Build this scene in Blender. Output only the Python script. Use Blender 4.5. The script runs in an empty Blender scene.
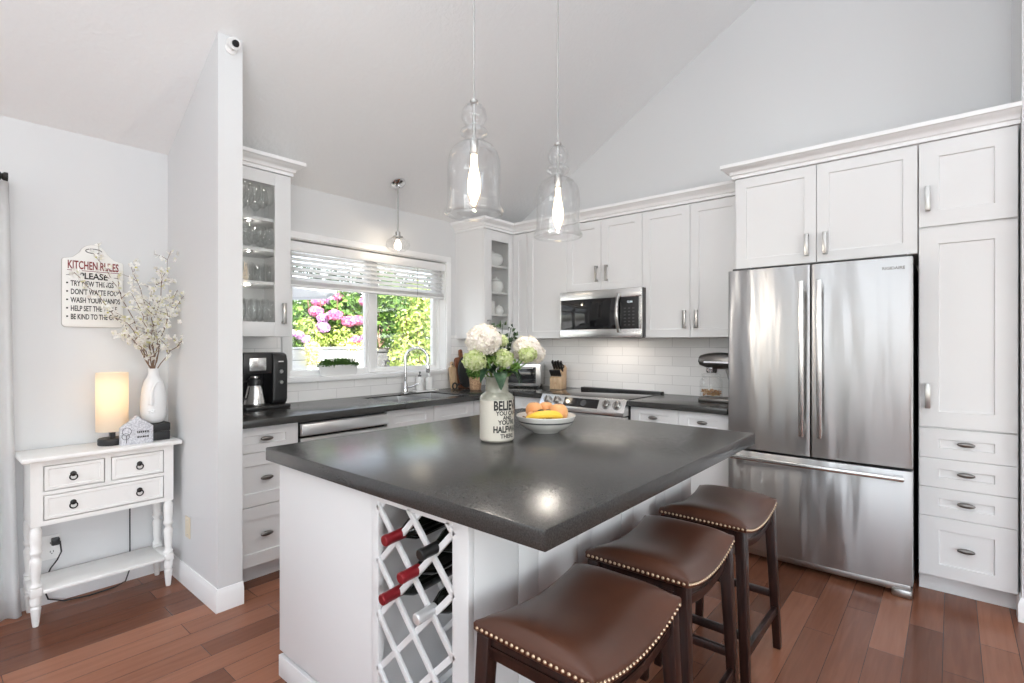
import bpy, bmesh, math, random
from mathutils import Vector, Matrix
R = math.radians
PI = math.pi
C = bpy.context.scene.collection
SC = bpy.context.scene
random.seed(7)

# ------------------------------------------------------------------ camera
cam_data = bpy.data.cameras.new('camera')
cam = bpy.data.objects.new('camera', cam_data)
C.objects.link(cam)
cam.location = (3.53, -4.04, 1.34)
cam.rotation_euler = (R(90), 0, math.atan2(440, 515))
cam_data.sensor_width = 36
cam_data.lens = 515 / 1024 * 36
cam_data.shift_y = 0.5 / 1024
cam_data.clip_start = 0.02
SC.camera = cam

# ------------------------------------------------------------------ view, sky, sun, daylight
SC.view_settings.view_transform = 'Standard'
SC.view_settings.look = 'None'
SC.view_settings.gamma = 1
SC.view_settings.use_curve_mapping = False
SC.view_settings.exposure = 0.13
SC.cycles.use_denoising = True
SC.cycles.max_bounces = 10
SC.cycles.diffuse_bounces = 6
SC.cycles.glossy_bounces = 5
SC.cycles.transparent_max_bounces = 96
SC.cycles.sample_clamp_indirect = 8
SC.cycles.caustics_reflective = False
SC.cycles.caustics_refractive = False

world = bpy.data.worlds.new('world')
SC.world = world
world.use_nodes = True
wn = world.node_tree
wbg = wn.nodes['Background']
sky = wn.nodes.new('ShaderNodeTexSky')
sky.sky_type = 'NISHITA'
sky.sun_disc = False
sky.sun_elevation = R(50)
sky.sun_rotation = R(140)
hs = wn.nodes.new('ShaderNodeHueSaturation')
hs.inputs['Saturation'].default_value = 0.45
wn.links.new(sky.outputs[0], hs.inputs['Color'])
wn.links.new(hs.outputs[0], wbg.inputs[0])
wbg.inputs[1].default_value = 0.6

sd = bpy.data.lights.new('sun', 'SUN')
sd.energy = 18
sd.angle = R(0.5)
sd.color = (1.0, 0.96, 0.9)
so = bpy.data.objects.new('sun', sd)
C.objects.link(so)
so.rotation_euler = Vector((-0.66, 0.14, -0.74)).to_track_quat('-Z', 'Y').to_euler()


def daylight(name, loc, direction, sx, sy, power, color=(1, 1, 1)):
    d = bpy.data.lights.new(name, 'AREA')
    d.shape = 'RECTANGLE'
    d.size, d.size_y = sx, sy
    d.energy = power
    d.color = color
    o = bpy.data.objects.new(name, d)
    C.objects.link(o)
    o.location = loc
    o.rotation_euler = Vector(direction).to_track_quat('-Z', 'Y').to_euler()
    return o


# daylight through the glazed openings of the room behind and beside the camera
COOL = (0.885, 0.953, 1.0)
daylight('daylight_rear_window', (3.8, -8.9, 1.5), (0, 1, 0.0), 6.8, 1.3, 8, COOL)
daylight('daylight_gable_window', (3.8, -8.9, 3.3), (0, 1, 0), 3.0, 1.0, 12, COOL)
daylight('daylight_side_window', (7.5, -4.6, 1.45), (-1, 0, 0), 4.4, 1.7, 125, COOL)
# added fill lamp without a fixture, brightens the sloping ceiling from behind the camera
daylight('ceiling_fill', (3.7, -5.0, 1.9), (0.0, 0.0, 1), 1.4, 1.4, 155, (0.86, 0.94, 1.0))


# ------------------------------------------------------------------ materials
def mat(name, color=(0.8, 0.8, 0.8), rough=0.5, metal=0.0, **kw):
    m = bpy.data.materials.new(name)
    m.use_nodes = True
    b = m.node_tree.nodes['Principled BSDF']
    b.inputs['Base Color'].default_value = (*color, 1)
    b.inputs['Roughness'].default_value = rough
    b.inputs['Metallic'].default_value = metal
    for k, v in kw.items():
        b.inputs[k.replace('_', ' ')].default_value = v
    return m


def nodes(m):
    nt = m.node_tree
    return nt, nt.nodes['Principled BSDF'], nt.nodes.new, nt.links.new


def coords(m, scale=(1, 1, 1), rot=(0, 0, 0), loc=(0, 0, 0)):
    nt, b, N, L = nodes(m)
    tc = N('ShaderNodeTexCoord')
    mp = N('ShaderNodeMapping')
    mp.inputs['Scale'].default_value = scale
    mp.inputs['Rotation'].default_value = rot
    mp.inputs['Location'].default_value = loc
    L(tc.outputs['Object'], mp.inputs['Vector'])
    return mp.outputs['Vector']


def add_bump(m, vec, scale, strength, dist=0.002, detail=3):
    nt, b, N, L = nodes(m)
    n = N('ShaderNodeTexNoise')
    n.inputs['Scale'].default_value = scale
    n.inputs['Detail'].default_value = detail
    L(vec, n.inputs['Vector'])
    bp = N('ShaderNodeBump')
    bp.inputs['Strength'].default_value = strength
    bp.inputs['Distance'].default_value = dist
    L(n.outputs[0], bp.inputs['Height'])
    L(bp.outputs[0], b.inputs['Normal'])
    return n, bp


def ramp_noise(m, vec, scale, c0, c1, p0=0.35, p1=0.65, detail=4):
    nt, b, N, L = nodes(m)
    n = N('ShaderNodeTexNoise')
    n.inputs['Scale'].default_value = scale
    n.inputs['Detail'].default_value = detail
    L(vec, n.inputs['Vector'])
    r = N('ShaderNodeValToRGB')
    r.color_ramp.elements[0].position = p0
    r.color_ramp.elements[0].color = (*c0, 1)
    r.color_ramp.elements[1].position = p1
    r.color_ramp.elements[1].color = (*c1, 1)
    L(n.outputs[0], r.inputs[0])
    L(r.outputs[0], b.inputs['Base Color'])
    return r


def island_random(m, cols):
    """a colour per loose piece of a mesh (leaf, petal)"""
    nt, b, N, L = nodes(m)
    g = N('ShaderNodeNewGeometry')
    r = N('ShaderNodeValToRGB')
    el = r.color_ramp.elements
    while len(el) < len(cols):
        el.new(0.5)
    for i, c in enumerate(cols):
        el[i].position = i / (len(cols) - 1)
        el[i].color = (*c, 1)
    L(g.outputs['Random Per Island'], r.inputs[0])
    L(r.outputs[0], b.inputs['Base Color'])


M = {}
M['wall'] = mat('wall_paint', (0.68, 0.685, 0.69), 0.6)
add_bump(M['wall'], coords(M['wall']), 220, 0.06)
M['ceiling'] = mat('ceiling_texture', (0.82, 0.82, 0.82), 0.85)
add_bump(M['ceiling'], coords(M['ceiling']), 42, 0.55, 0.006, 4)
M['trim'] = mat('trim_white', (0.86, 0.86, 0.86), 0.35)
M['cab'] = mat('cabinet_white', (0.76, 0.76, 0.76), 0.38)
M['cab_in'] = mat('cabinet_inside', (0.72, 0.72, 0.72), 0.5)
M['island'] = mat('island_paint', (0.72, 0.72, 0.72), 0.45)
M['console'] = mat('console_paint', (0.83, 0.82, 0.80), 0.4)
ramp_noise(M['console'], coords(M['console'], (1, 1, 1)), 9, (0.83, 0.82, 0.80), (0.78, 0.77, 0.745), 0.55, 0.75)
M['dark'] = mat('black_gap', (0.01, 0.01, 0.01), 0.6)

# dark leathered stone worktop
m = M['stone'] = mat('leathered_stone', (0.03, 0.03, 0.031), 0.27)
v = coords(m)
ramp_noise(m, v, 240, (0.028, 0.027, 0.026), (0.062, 0.060, 0.057), 0.35, 0.75, 4)
add_bump(m, v, 300, 0.18, 0.0010, 3)
nt, b, N, L = nodes(m)
nz = N('ShaderNodeTexNoise')
nz.inputs['Scale'].default_value = 45
nz.inputs['Detail'].default_value = 6
L(v, nz.inputs['Vector'])
mr = N('ShaderNodeMapRange')
mr.inputs[1].default_value = 0.3
mr.inputs[2].default_value = 0.7
mr.inputs[3].default_value = 0.19
mr.inputs[4].default_value = 0.27
L(nz.outputs[0], mr.inputs[0])
L(mr.outputs[0], b.inputs['Roughness'])

# hardwood planks running along y
m = M['floor'] = mat('hardwood', (0.2, 0.08, 0.05), 0.25, Specular_IOR_Level=0.26)
nt, b, N, L = nodes(m)
tc = N('ShaderNodeTexCoord')
sx = N('ShaderNodeSeparateXYZ')
L(tc.outputs['Object'], sx.inputs[0])
cx = N('ShaderNodeCombineXYZ')
L(sx.outputs['Y'], cx.inputs['X'])
L(sx.outputs['X'], cx.inputs['Y'])
br = N('ShaderNodeTexBrick')
br.offset = 0.37
br.offset_frequency = 2
br.inputs['Scale'].default_value = 1
br.inputs['Brick Width'].default_value = 0.95
br.inputs['Row Height'].default_value = 0.125
br.inputs['Mortar Size'].default_value = 0.0012
br.inputs['Mortar Smooth'].default_value = 0.3
br.inputs['Bias'].default_value = 0.0
br.inputs['Color1'].default_value = (0.0, 0.0, 0.0, 1)
br.inputs['Color2'].default_value = (1, 1, 1, 1)
br.inputs['Mortar'].default_value = (0.5, 0.5, 0.5, 1)
L(cx.outputs[0], br.inputs['Vector'])
mp = N('ShaderNodeMapping')
mp.inputs['Scale'].default_value = (2.0, 26, 1)
L(cx.outputs[0], mp.inputs['Vector'])
gr = N('ShaderNodeTexNoise')
gr.inputs['Scale'].default_value = 1.6
gr.inputs['Detail'].default_value = 6
gr.inputs['Distortion'].default_value = 0.6
L(mp.outputs[0], gr.inputs['Vector'])
mx = N('ShaderNodeMix')
mx.data_type = 'FLOAT'
mx.inputs[0].default_value = 0.38
L(br.outputs['Color'], mx.inputs[2])
L(gr.outputs[0], mx.inputs[3])
cr = N('ShaderNodeValToRGB')
e = cr.color_ramp.elements
e[0].position, e[0].color = 0.12, (0.115, 0.043, 0.024, 1)
e[1].position, e[1].color = 0.9, (0.36, 0.155, 0.092, 1)
k = e.new(0.5)
k.color = (0.225, 0.088, 0.050, 1)
L(mx.outputs[0], cr.inputs[0])
mm = N('ShaderNodeMix')
mm.data_type = 'RGBA'
L(br.outputs['Fac'], mm.inputs[0])
L(cr.outputs[0], mm.inputs[6])
mm.inputs[7].default_value = (0.03, 0.014, 0.010, 1)
L(mm.outputs[2], b.inputs['Base Color'])
bp = N('ShaderNodeBump')
bp.inputs['Strength'].default_value = 0.25
bp.inputs['Distance'].default_value = 0.002
bp.invert = True
L(br.outputs['Fac'], bp.inputs['Height'])
bp2 = N('ShaderNodeBump')
bp2.inputs['Strength'].default_value = 0.06
bp2.inputs['Distance'].default_value = 0.003
L(gr.outputs[0], bp2.inputs['Height'])
L(bp.outputs[0], bp2.inputs['Normal'])
L(bp2.outputs[0], b.inputs['Normal'])


def tile(name, axis):
    m = mat(name, (0.8, 0.8, 0.8), 0.12)
    nt, b, N, L = nodes(m)
    tc = N('ShaderNodeTexCoord')
    sx = N('ShaderNodeSeparateXYZ')
    L(tc.outputs['Object'], sx.inputs[0])
    cx = N('ShaderNodeCombineXYZ')
    L(sx.outputs[axis], cx.inputs['X'])
    L(sx.outputs['Z'], cx.inputs['Y'])
    mpp = N('ShaderNodeMapping')
    mpp.inputs['Location'].default_value = (0, -0.915, 0)
    L(cx.outputs[0], mpp.inputs['Vector'])
    br = N('ShaderNodeTexBrick')
    br.offset = 0.5
    br.inputs['Scale'].default_value = 1
    br.inputs['Brick Width'].default_value = 0.30
    br.inputs['Row Height'].default_value = 0.0765
    br.inputs['Mortar Size'].default_value = 0.0014
    br.inputs['Mortar Smooth'].default_value = 0.2
    br.inputs['Color1'].default_value = (0.90, 0.89, 0.88, 1)
    br.inputs['Color2'].default_value = (0.83, 0.82, 0.81, 1)
    br.inputs['Mortar'].default_value = (0.58, 0.57, 0.56, 1)
    L(mpp.outputs[0], br.inputs['Vector'])
    L(br.outputs['Color'], b.inputs['Base Color'])
    bp = N('ShaderNodeBump')
    bp.invert = True
    bp.inputs['Strength'].default_value = 0.4
    bp.inputs['Distance'].default_value = 0.002
    L(br.outputs['Fac'], bp.inputs['Height'])
    L(bp.outputs[0], b.inputs['Normal'])
    return m


M['tile_x'] = tile('subway_tile_back', 'X')
M['tile_y'] = tile('subway_tile_side', 'Y')


def steel(name, color, rough, scale, wave=0.0, bumps=0.03):
    m = mat(name, color, rough, 1.0)
    nt, b, N, L = nodes(m)
    v = coords(m, scale)
    n1, b1 = add_bump(m, v, 6, bumps, 0.001, 4)
    if wave:
        v2 = coords(m, (3.2, 3.2, 0.7))
        n2 = N('ShaderNodeTexNoise')
        n2.inputs['Scale'].default_value = 1.1
        n2.inputs['Detail'].default_value = 0.5
        L(v2, n2.inputs['Vector'])
        b2 = N('ShaderNodeBump')
        b2.inputs['Strength'].default_value = wave
        b2.inputs['Distance'].default_value = 0.02
        L(n2.outputs[0], b2.inputs['Height'])
        L(b2.outputs[0], b1.inputs['Normal'])
    return m


m = M['steel'] = mat('brushed_steel', (0.50, 0.50, 0.50), 0.32, 1.0, Anisotropic=0.92, Anisotropic_Rotation=0.25)
nt, b, N, L = nodes(m)
tg = N('ShaderNodeTangent')
tg.direction_type = 'RADIAL'
tg.axis = 'Z'
L(tg.outputs[0], b.inputs['Tangent'])
n2 = N('ShaderNodeTexNoise')
n2.inputs['Scale'].default_value = 1.0
n2.inputs['Detail'].default_value = 1.5
L(coords(m, (7, 7, 1.1)), n2.inputs['Vector'])
b2 = N('ShaderNodeBump')
b2.inputs['Strength'].default_value = 0.6
b2.inputs['Distance'].default_value = 0.03
L(n2.outputs[0], b2.inputs['Height'])
L(b2.outputs[0], b.inputs['Normal'])
M['steel_h'] = steel('satin_steel', (0.70, 0.70, 0.69), 0.25, (2, 120, 120))
M['nickel'] = mat('satin_nickel', (0.47, 0.46, 0.445), 0.28, 1.0)
M['sink'] = mat('sink_steel', (0.72, 0.72, 0.72), 0.32, 1.0)
M['pewter'] = mat('dark_pewter', (0.22, 0.21, 0.20), 0.35, 1.0)
M['chrome'] = mat('chrome', (0.75, 0.75, 0.76), 0.08, 1.0)
M['brass'] = mat('antique_brass', (0.60, 0.47, 0.33), 0.3, 1.0)
M['black_glass'] = mat('black_glass', (0.012, 0.012, 0.013), 0.05)
M['black'] = mat('black_plastic', (0.018, 0.018, 0.019), 0.38)
M['grey_dark'] = mat('dark_grey_plastic', (0.07, 0.07, 0.072), 0.45)
M['white_pl'] = mat('white_plastic', (0.85, 0.85, 0.84), 0.4)
M['ceramic'] = mat('white_ceramic', (0.86, 0.86, 0.85), 0.22)
M['face_ceramic'] = mat('matt_white_ceramic', (0.76, 0.76, 0.76), 0.5)
M['iron'] = mat('dark_iron', (0.03, 0.028, 0.027), 0.4, 0.6)

m = M['leather'] = mat('brown_leather', (0.085, 0.036, 0.023), 0.31, Specular_IOR_Level=0.42)
v = coords(m)
ramp_noise(m, v, 5, (0.060, 0.023, 0.013), (0.100, 0.040, 0.024), 0.3, 0.75, 5)
add_bump(m, v, 330, 0.16, 0.0008, 3)
m = M['darkwood'] = mat('espresso_wood', (0.020, 0.008, 0.006), 0.28)
ramp_noise(m, coords(m, (14, 14, 1.5)), 6, (0.012, 0.005, 0.004), (0.030, 0.011, 0.008))
m = M['wood'] = mat('light_wood', (0.55, 0.38, 0.23), 0.5)
ramp_noise(m, coords(m, (18, 18, 2)), 5, (0.62, 0.44, 0.28), (0.47, 0.31, 0.18))
m = M['redwood'] = mat('red_brown_wood', (0.27, 0.10, 0.05), 0.45)
ramp_noise(m, coords(m, (12, 12, 2)), 5, (0.30, 0.12, 0.06), (0.19, 0.07, 0.035))
m = M['cork'] = mat('woven_pot', (0.55, 0.34, 0.20), 0.7)
ramp_noise(m, coords(m), 70, (0.62, 0.41, 0.25), (0.36, 0.20, 0.11), 0.35, 0.65)
M['curtain'] = mat('white_curtain', (0.88, 0.88, 0.88), 0.8)
m = M['stoneware'] = mat('stoneware_cream', (0.62, 0.58, 0.50), 0.28)
m = M['stoneware_top'] = mat('stoneware_sage', (0.33, 0.33, 0.27), 0.26)
ramp_noise(m, coords(m), 30, (0.36, 0.36, 0.295), (0.29, 0.285, 0.23))
M['bowl'] = mat('bowl_glaze', (0.66, 0.65, 0.61), 0.2)
M['ink'] = mat('black_print', (0.02, 0.018, 0.016), 0.5)
M['red_ink'] = mat('red_print', (0.22, 0.022, 0.022), 0.5)
M['sign'] = mat('cream_enamel', (0.84, 0.83, 0.80), 0.4)
m = M['house'] = mat('grey_washed_wood', (0.55, 0.55, 0.58), 0.6)
ramp_noise(m, coords(m, (1, 6, 6)), 22, (0.66, 0.66, 0.69), (0.42, 0.42, 0.46), 0.4, 0.65)
M['clear_pl'] = mat('frosted_plastic', (0.75, 0.75, 0.75), 0.3, Alpha=0.35)
M['orange'] = mat('peach_skin', (0.86, 0.37, 0.10), 0.45)
ramp_noise(M['orange'], coords(M['orange']), 14, (0.88, 0.50, 0.22), (0.84, 0.38, 0.15))
M['banana'] = mat('banana_skin', (0.90, 0.58, 0.06), 0.42)
M['avocado'] = mat('avocado_skin', (0.035, 0.032, 0.016), 0.5)
M['banana_tip'] = mat('banana_tip', (0.16, 0.09, 0.03), 0.6)
M['wine_glass'] = mat('bottle_glass', (0.008, 0.009, 0.007), 0.06)
M['foil_red'] = mat('red_foil', (0.24, 0.014, 0.020), 0.32, 0.25)
M['foil_black'] = mat('black_foil', (0.02, 0.02, 0.02), 0.32, 0.3)
M['foil_silver'] = mat('silver_foil', (0.72, 0.72, 0.72), 0.3, 0.5)
M['bark'] = mat('twig_bark', (0.19, 0.115, 0.075), 0.75)
M['tail'] = mat('yellow_leaf', (0.86, 0.80, 0.30), 0.6)
M['petal'] = mat('blossom', (0.9, 0.88, 0.82), 0.6)
island_random(M['petal'], [(0.90, 0.88, 0.84), (0.94, 0.93, 0.90), (0.95, 0.94, 0.91), (0.93, 0.91, 0.86), (0.90, 0.89, 0.80), (0.62, 0.58, 0.22)])
M['hyd_white'] = mat('hydrangea_white', (0.86, 0.82, 0.76), 0.6)
island_random(M['hyd_white'], [(0.82, 0.75, 0.68), (0.90, 0.86, 0.80), (0.93, 0.89, 0.85), (0.86, 0.84, 0.72)])
M['hyd_green'] = mat('hydrangea_green', (0.6, 0.68, 0.36), 0.6)
island_random(M['hyd_green'], [(0.42, 0.52, 0.18), (0.64, 0.70, 0.36), (0.77, 0.80, 0.54), (0.53, 0.62, 0.27)])
M['hyd_pink'] = mat('hydrangea_pink', (0.8, 0.2, 0.4), 0.6)
island_random(M['hyd_pink'], [(0.66, 0.12, 0.32), (0.84, 0.28, 0.50), (0.90, 0.48, 0.65), (0.76, 0.18, 0.42)])
M['hyd_purple'] = mat('hydrangea_purple', (0.5, 0.25, 0.6), 0.6)
island_random(M['hyd_purple'], [(0.46, 0.20, 0.52), (0.66, 0.36, 0.66), (0.72, 0.48, 0.72)])
M['leaf'] = mat('green_leaf', (0.1, 0.25, 0.05), 0.5)
island_random(M['leaf'], [(0.045, 0.10, 0.02), (0.10, 0.21, 0.04), (0.17, 0.32, 0.06), (0.28, 0.42, 0.10)])
M['leaf_lime'] = mat('lime_leaf', (0.4, 0.5, 0.1), 0.5)
island_random(M['leaf_lime'], [(0.16, 0.27, 0.05), (0.36, 0.46, 0.10), (0.52, 0.60, 0.16), (0.62, 0.68, 0.28)])
M['leaf_dark'] = mat('dark_leaf', (0.03, 0.07, 0.03), 0.5)
island_random(M['leaf_dark'], [(0.020, 0.045, 0.018), (0.045, 0.085, 0.035), (0.085, 0.14, 0.07)])
M['moss'] = mat('moss_leaf', (0.05, 0.13, 0.02), 0.7)
island_random(M['moss'], [(0.035, 0.10, 0.015), (0.07, 0.17, 0.03), (0.12, 0.24, 0.04)])
M['soil'] = mat('soil', (0.05, 0.035, 0.025), 0.9)
M['siding'] = mat('white_board', (0.80, 0.80, 0.80), 0.6)
M['charcoal_pot'] = mat('charcoal_planter', (0.09, 0.09, 0.095), 0.6)
M['concrete'] = mat('patio_paving', (0.50, 0.49, 0.47), 0.8)
ramp_noise(M['concrete'], coords(M['concrete']), 6, (0.54, 0.53, 0.51), (0.42, 0.41, 0.40))
M['awning'] = mat('awning_cloth', (0.78, 0.81, 0.86), 0.8)
M['slat'] = mat('blind_slat', (0.88, 0.88, 0.88), 0.5)
M['shade'] = mat('lamp_linen', (0.88, 0.82, 0.72), 0.8)


def thin_glass(name, tint=(1, 1, 1), edge=0.5, base=0.04):
    """thin clear glass: see-through with a mirror film that grows at grazing angles"""
    m = bpy.data.materials.new(name)
    m.use_nodes = True
    nt = m.node_tree
    nt.nodes.clear()
    N, L = nt.nodes.new, nt.links.new
    out = N('ShaderNodeOutputMaterial')
    tr = N('ShaderNodeBsdfTransparent')
    tr.inputs[0].default_value = (*tint, 1)
    gl = N('ShaderNodeBsdfGlossy')
    gl.inputs['Roughness'].default_value = 0.03
    lw = N('ShaderNodeLayerWeight')
    lw.inputs[0].default_value = 0.35
    mr = N('ShaderNodeMapRange')
    mr.inputs[3].default_value = base
    mr.inputs[4].default_value = edge
    L(lw.outputs['Facing'], mr.inputs[0])
    mx = N('ShaderNodeMixShader')
    L(mr.outputs[0], mx.inputs[0])
    L(tr.outputs[0], mx.inputs[1])
    L(gl.outputs[0], mx.inputs[2])
    L(mx.outputs[0], out.inputs[0])
    return m


M['pane'] = thin_glass('window_glass', (0.99, 0.995, 0.99), 0.40, 0.012)
M['glass'] = thin_glass('clear_glass', (0.99, 0.992, 0.992), 0.45, 0.02)
M['glass_ware'] = thin_glass('glassware', (0.993, 0.996, 0.996), 0.30, 0.02)

# linen shade: lets the bulb's light through
m = M['shade']
nt = m.node_tree
b = nt.nodes['Principled BSDF']
tl = nt.nodes.new('ShaderNodeBsdfTranslucent')
tl.inputs[0].default_value = (0.95, 0.86, 0.72, 1)
mx = nt.nodes.new('ShaderNodeMixShader')
mx.inputs[0].default_value = 0.5
nt.links.new(b.outputs[0], mx.inputs[1])
nt.links.new(tl.outputs[0], mx.inputs[2])
nt.links.new(mx.outputs[0], nt.nodes['Material Output'].inputs[0])


for k in ('slat', 'curtain'):
    m = M[k]
    nt = m.node_tree
    tl = nt.nodes.new('ShaderNodeBsdfTranslucent')
    tl.inputs[0].default_value = (0.9, 0.9, 0.9, 1)
    mx = nt.nodes.new('ShaderNodeMixShader')
    mx.inputs[0].default_value = 0.35
    nt.links.new(nt.nodes['Principled BSDF'].outputs[0], mx.inputs[1])
    nt.links.new(tl.outputs[0], mx.inputs[2])
    nt.links.new(mx.outputs[0], nt.nodes['Material Output'].inputs[0])


def leaf_through(key, amount=0.35):
    m = M[key]
    nt = m.node_tree
    b = nt.nodes['Principled BSDF']
    tl = nt.nodes.new('ShaderNodeBsdfTranslucent')
    src = b.inputs['Base Color'].links[0].from_socket
    nt.links.new(src, tl.inputs[0])
    mx = nt.nodes.new('ShaderNodeMixShader')
    mx.inputs[0].default_value = amount
    nt.links.new(b.outputs[0], mx.inputs[1])
    nt.links.new(tl.outputs[0], mx.inputs[2])
    nt.links.new(mx.outputs[0], nt.nodes['Material Output'].inputs[0])


for k in ('curtain',) if False else ('leaf', 'leaf_lime', 'leaf_dark', 'hyd_pink', 'hyd_white', 'hyd_green', 'petal', 'moss'):
    leaf_through(k)


def glow(name, color, strength):
    m = mat(name, color, 0.4)
    b = m.node_tree.nodes['Principled BSDF']
    b.inputs['Emission Color'].default_value = (*color, 1)
    b.inputs['Emission Strength'].default_value = strength
    return m


M['bulb'] = glow('lit_bulb', (1.0, 0.74, 0.46), 5)
M['bulb_small'] = glow('lit_globe_bulb', (1.0, 0.86, 0.68), 10)


# ------------------------------------------------------------------ mesh helpers
def nb():
    return bmesh.new()


def box(bm, x0, y0, z0, x1, y1, z1, bev=0.0, seg=2, mtx=None):
    x0, x1 = min(x0, x1), max(x0, x1)
    y0, y1 = min(y0, y1), max(y0, y1)
    z0, z1 = min(z0, z1), max(z0, z1)
    t = bmesh.new()
    vs = [t.verts.new(p) for p in ((x0, y0, z0), (x1, y0, z0), (x1, y1, z0), (x0, y1, z0),
                                   (x0, y0, z1), (x1, y0, z1), (x1, y1, z1), (x0, y1, z1))]
    for f in ((3, 2, 1, 0), (4, 5, 6, 7), (0, 1, 5, 4), (1, 2, 6, 5), (2, 3, 7, 6), (3, 0, 4, 7)):
        t.faces.new([vs[i] for i in f])
    if bev:
        bmesh.ops.bevel(t, geom=t.edges[:], offset=bev, segments=seg, affect='EDGES', profile=0.5)
    merge(bm, t, mtx)


def merge(bm, t, mtx=None):
    if mtx is not None:
        t.transform(mtx)
    me = bpy.data.meshes.new('tmp')
    t.to_mesh(me)
    t.free()
    bm.from_mesh(me)
    bpy.data.meshes.remove(me)


def lathe(bm, prof, c=(0, 0, 0), seg=32, cap0=True, cap1=True, mtx=None, sx=1.0, sy=1.0):
    t = bmesh.new()
    rings = []
    for r, z in prof:
        if r < 1e-5:
            rings.append([t.verts.new((c[0], c[1], c[2] + z))])
        else:
            rings.append([t.verts.new((c[0] + sx * r * math.cos(2 * PI * i / seg), c[1] + sy * r * math.sin(2 * PI * i / seg), c[2] + z))
                          for i in range(seg)])
    for a, b in zip(rings, rings[1:]):
        if len(a) == 1 and len(b) == 1:
            continue
        for i in range(seg):
            j = (i + 1) % seg
            if len(a) == 1:
                t.faces.new((a[0], b[i], b[j]))
            elif len(b) == 1:
                t.faces.new((a[i], a[j], b[0]))
            else:
                t.faces.new((a[i], a[j], b[j], b[i]))
    if cap0 and len(rings[0]) > 1:
        t.faces.new(rings[0][::-1])
    if cap1 and len(rings[-1]) > 1:
        t.faces.new(rings[-1])
    merge(bm, t, mtx)


def tube(bm, pts, rad, seg=10, cap=True, flat=1.0):
    pts = [Vector(p) for p in pts]
    n = len(pts)
    rads = rad if isinstance(rad, (list, tuple)) else [rad] * n
    t = bmesh.new()
    rings = []
    up = None
    for i, p in enumerate(pts):
        d = (pts[min(i + 1, n - 1)] - pts[max(i - 1, 0)]).normalized()
        if up is None:
            up = Vector((0, 0, 1)) if abs(d.z) < 0.9 else Vector((1, 0, 0))
        s = d.cross(up).normalized()
        u = s.cross(d).normalized()
        up = u
        rings.append([t.verts.new(p + (s * math.cos(2 * PI * k / seg) + u * flat * math.sin(2 * PI * k / seg)) * rads[i]) for k in range(seg)])
    for a, b in zip(rings, rings[1:]):
        for k in range(seg):
            j = (k + 1) % seg
            t.faces.new((a[k], a[j], b[j], b[k]))
    if cap:
        t.faces.new(rings[0][::-1])
        t.faces.new(rings[-1])
    merge(bm, t)


def prism(bm, poly, axis, a0, a1, bev=0.0, mtx=None):
    """poly in the two other axes (in x,y,z order), pushed along axis from a0 to a1"""
    t = bmesh.new()

    def P(p, a):
        return {'x': (a, p[0], p[1]), 'y': (p[0], a, p[1]), 'z': (p[0], p[1], a)}[axis]
    A = [t.verts.new(P(p, a0)) for p in poly]
    B = [t.verts.new(P(p, a1)) for p in poly]
    t.faces.new(A)
    t.faces.new(B[::-1])
    for i in range(len(poly)):
        j = (i + 1) % len(poly)
        t.faces.new((A[i], B[i], B[j], A[j]))
    bmesh.ops.recalc_face_normals(t, faces=t.faces[:])
    if bev:
        bmesh.ops.bevel(t, geom=t.edges[:], offset=bev, segments=2, affect='EDGES', profile=0.5)
    merge(bm, t, mtx)


def ball(bm, c, r, seg=20, rings=12, scale=(1, 1, 1), mtx=None):
    prof = [(r * math.sin(PI * i / rings), -r * math.cos(PI * i / rings)) for i in range(rings + 1)]
    t = bmesh.new()
    lathe(t, prof, seg=seg)
    t.transform(Matrix.Translation(c) @ Matrix.Diagonal((*scale, 1)))
    merge(bm, t, mtx)


def bar(bm, p0, p1, w, h, bev=0.0, up=(0, 0, 1), w1=None, h1=None):
    """square bar between two points, may taper"""
    p0, p1 = Vector(p0), Vector(p1)
    d = (p1 - p0).normalized()
    u = Vector(up)
    s = d.cross(u)
    if s.length < 1e-4:
        s = d.cross(Vector((0, 1, 0)))
    s.normalize()
    u = s.cross(d).normalized()
    w1 = w if w1 is None else w1
    h1 = h if h1 is None else h1
    t = bmesh.new()
    A = [t.verts.new(p0 + s * a * w / 2 + u * b_ * h / 2) for a, b_ in ((-1, -1), (1, -1), (1, 1), (-1, 1))]
    B = [t.verts.new(p1 + s * a * w1 / 2 + u * b_ * h1 / 2) for a, b_ in ((-1, -1), (1, -1), (1, 1), (-1, 1))]
    t.faces.new(A[::-1])
    t.faces.new(B)
    for i in range(4):
        j = (i + 1) % 4
        t.faces.new((A[i], A[j], B[j], B[i]))
    if bev:
        bmesh.ops.bevel(t, geom=t.edges[:], offset=bev, segments=2, affect='EDGES', profile=0.5)
    merge(bm, t)


def to_mesh(name, bm, material, sharp=38, recalc=True):
    if recalc:
        bmesh.ops.recalc_face_normals(bm, faces=bm.faces[:])
    me = bpy.data.meshes.new(name)
    bm.to_mesh(me)
    bm.free()
    me.materials.append(material)
    me.polygons.foreach_set('use_smooth', [True] * len(me.polygons))
    if sharp:
        me.set_sharp_from_angle(angle=R(sharp))
    return me


def link(name, data, parent=None):
    o = bpy.data.objects.new(name, data)
    C.objects.link(o)
    if parent is not None:
        o.parent = parent
    return o


def part(name, bm, material, parent, label=None, sharp=38, kind=None):
    o = link(name, to_mesh(name, bm, material, sharp), parent)
    if label:
        o['label'] = label
    if kind:
        o['kind'] = kind
    return o


def tag(o, label, cat, group=None, kind=None):
    o['label'] = label
    o['category'] = cat
    if group:
        o['group'] = group
    if kind:
        o['kind'] = kind
    return o


def thing(name, label, cat, loc=(0, 0, 0), rz=0.0, group=None):
    o = link(name, None)
    o.location = loc
    o.rotation_euler = (0, 0, rz)
    o.empty_display_size = 0.05
    return tag(o, label, cat, group)


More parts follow.
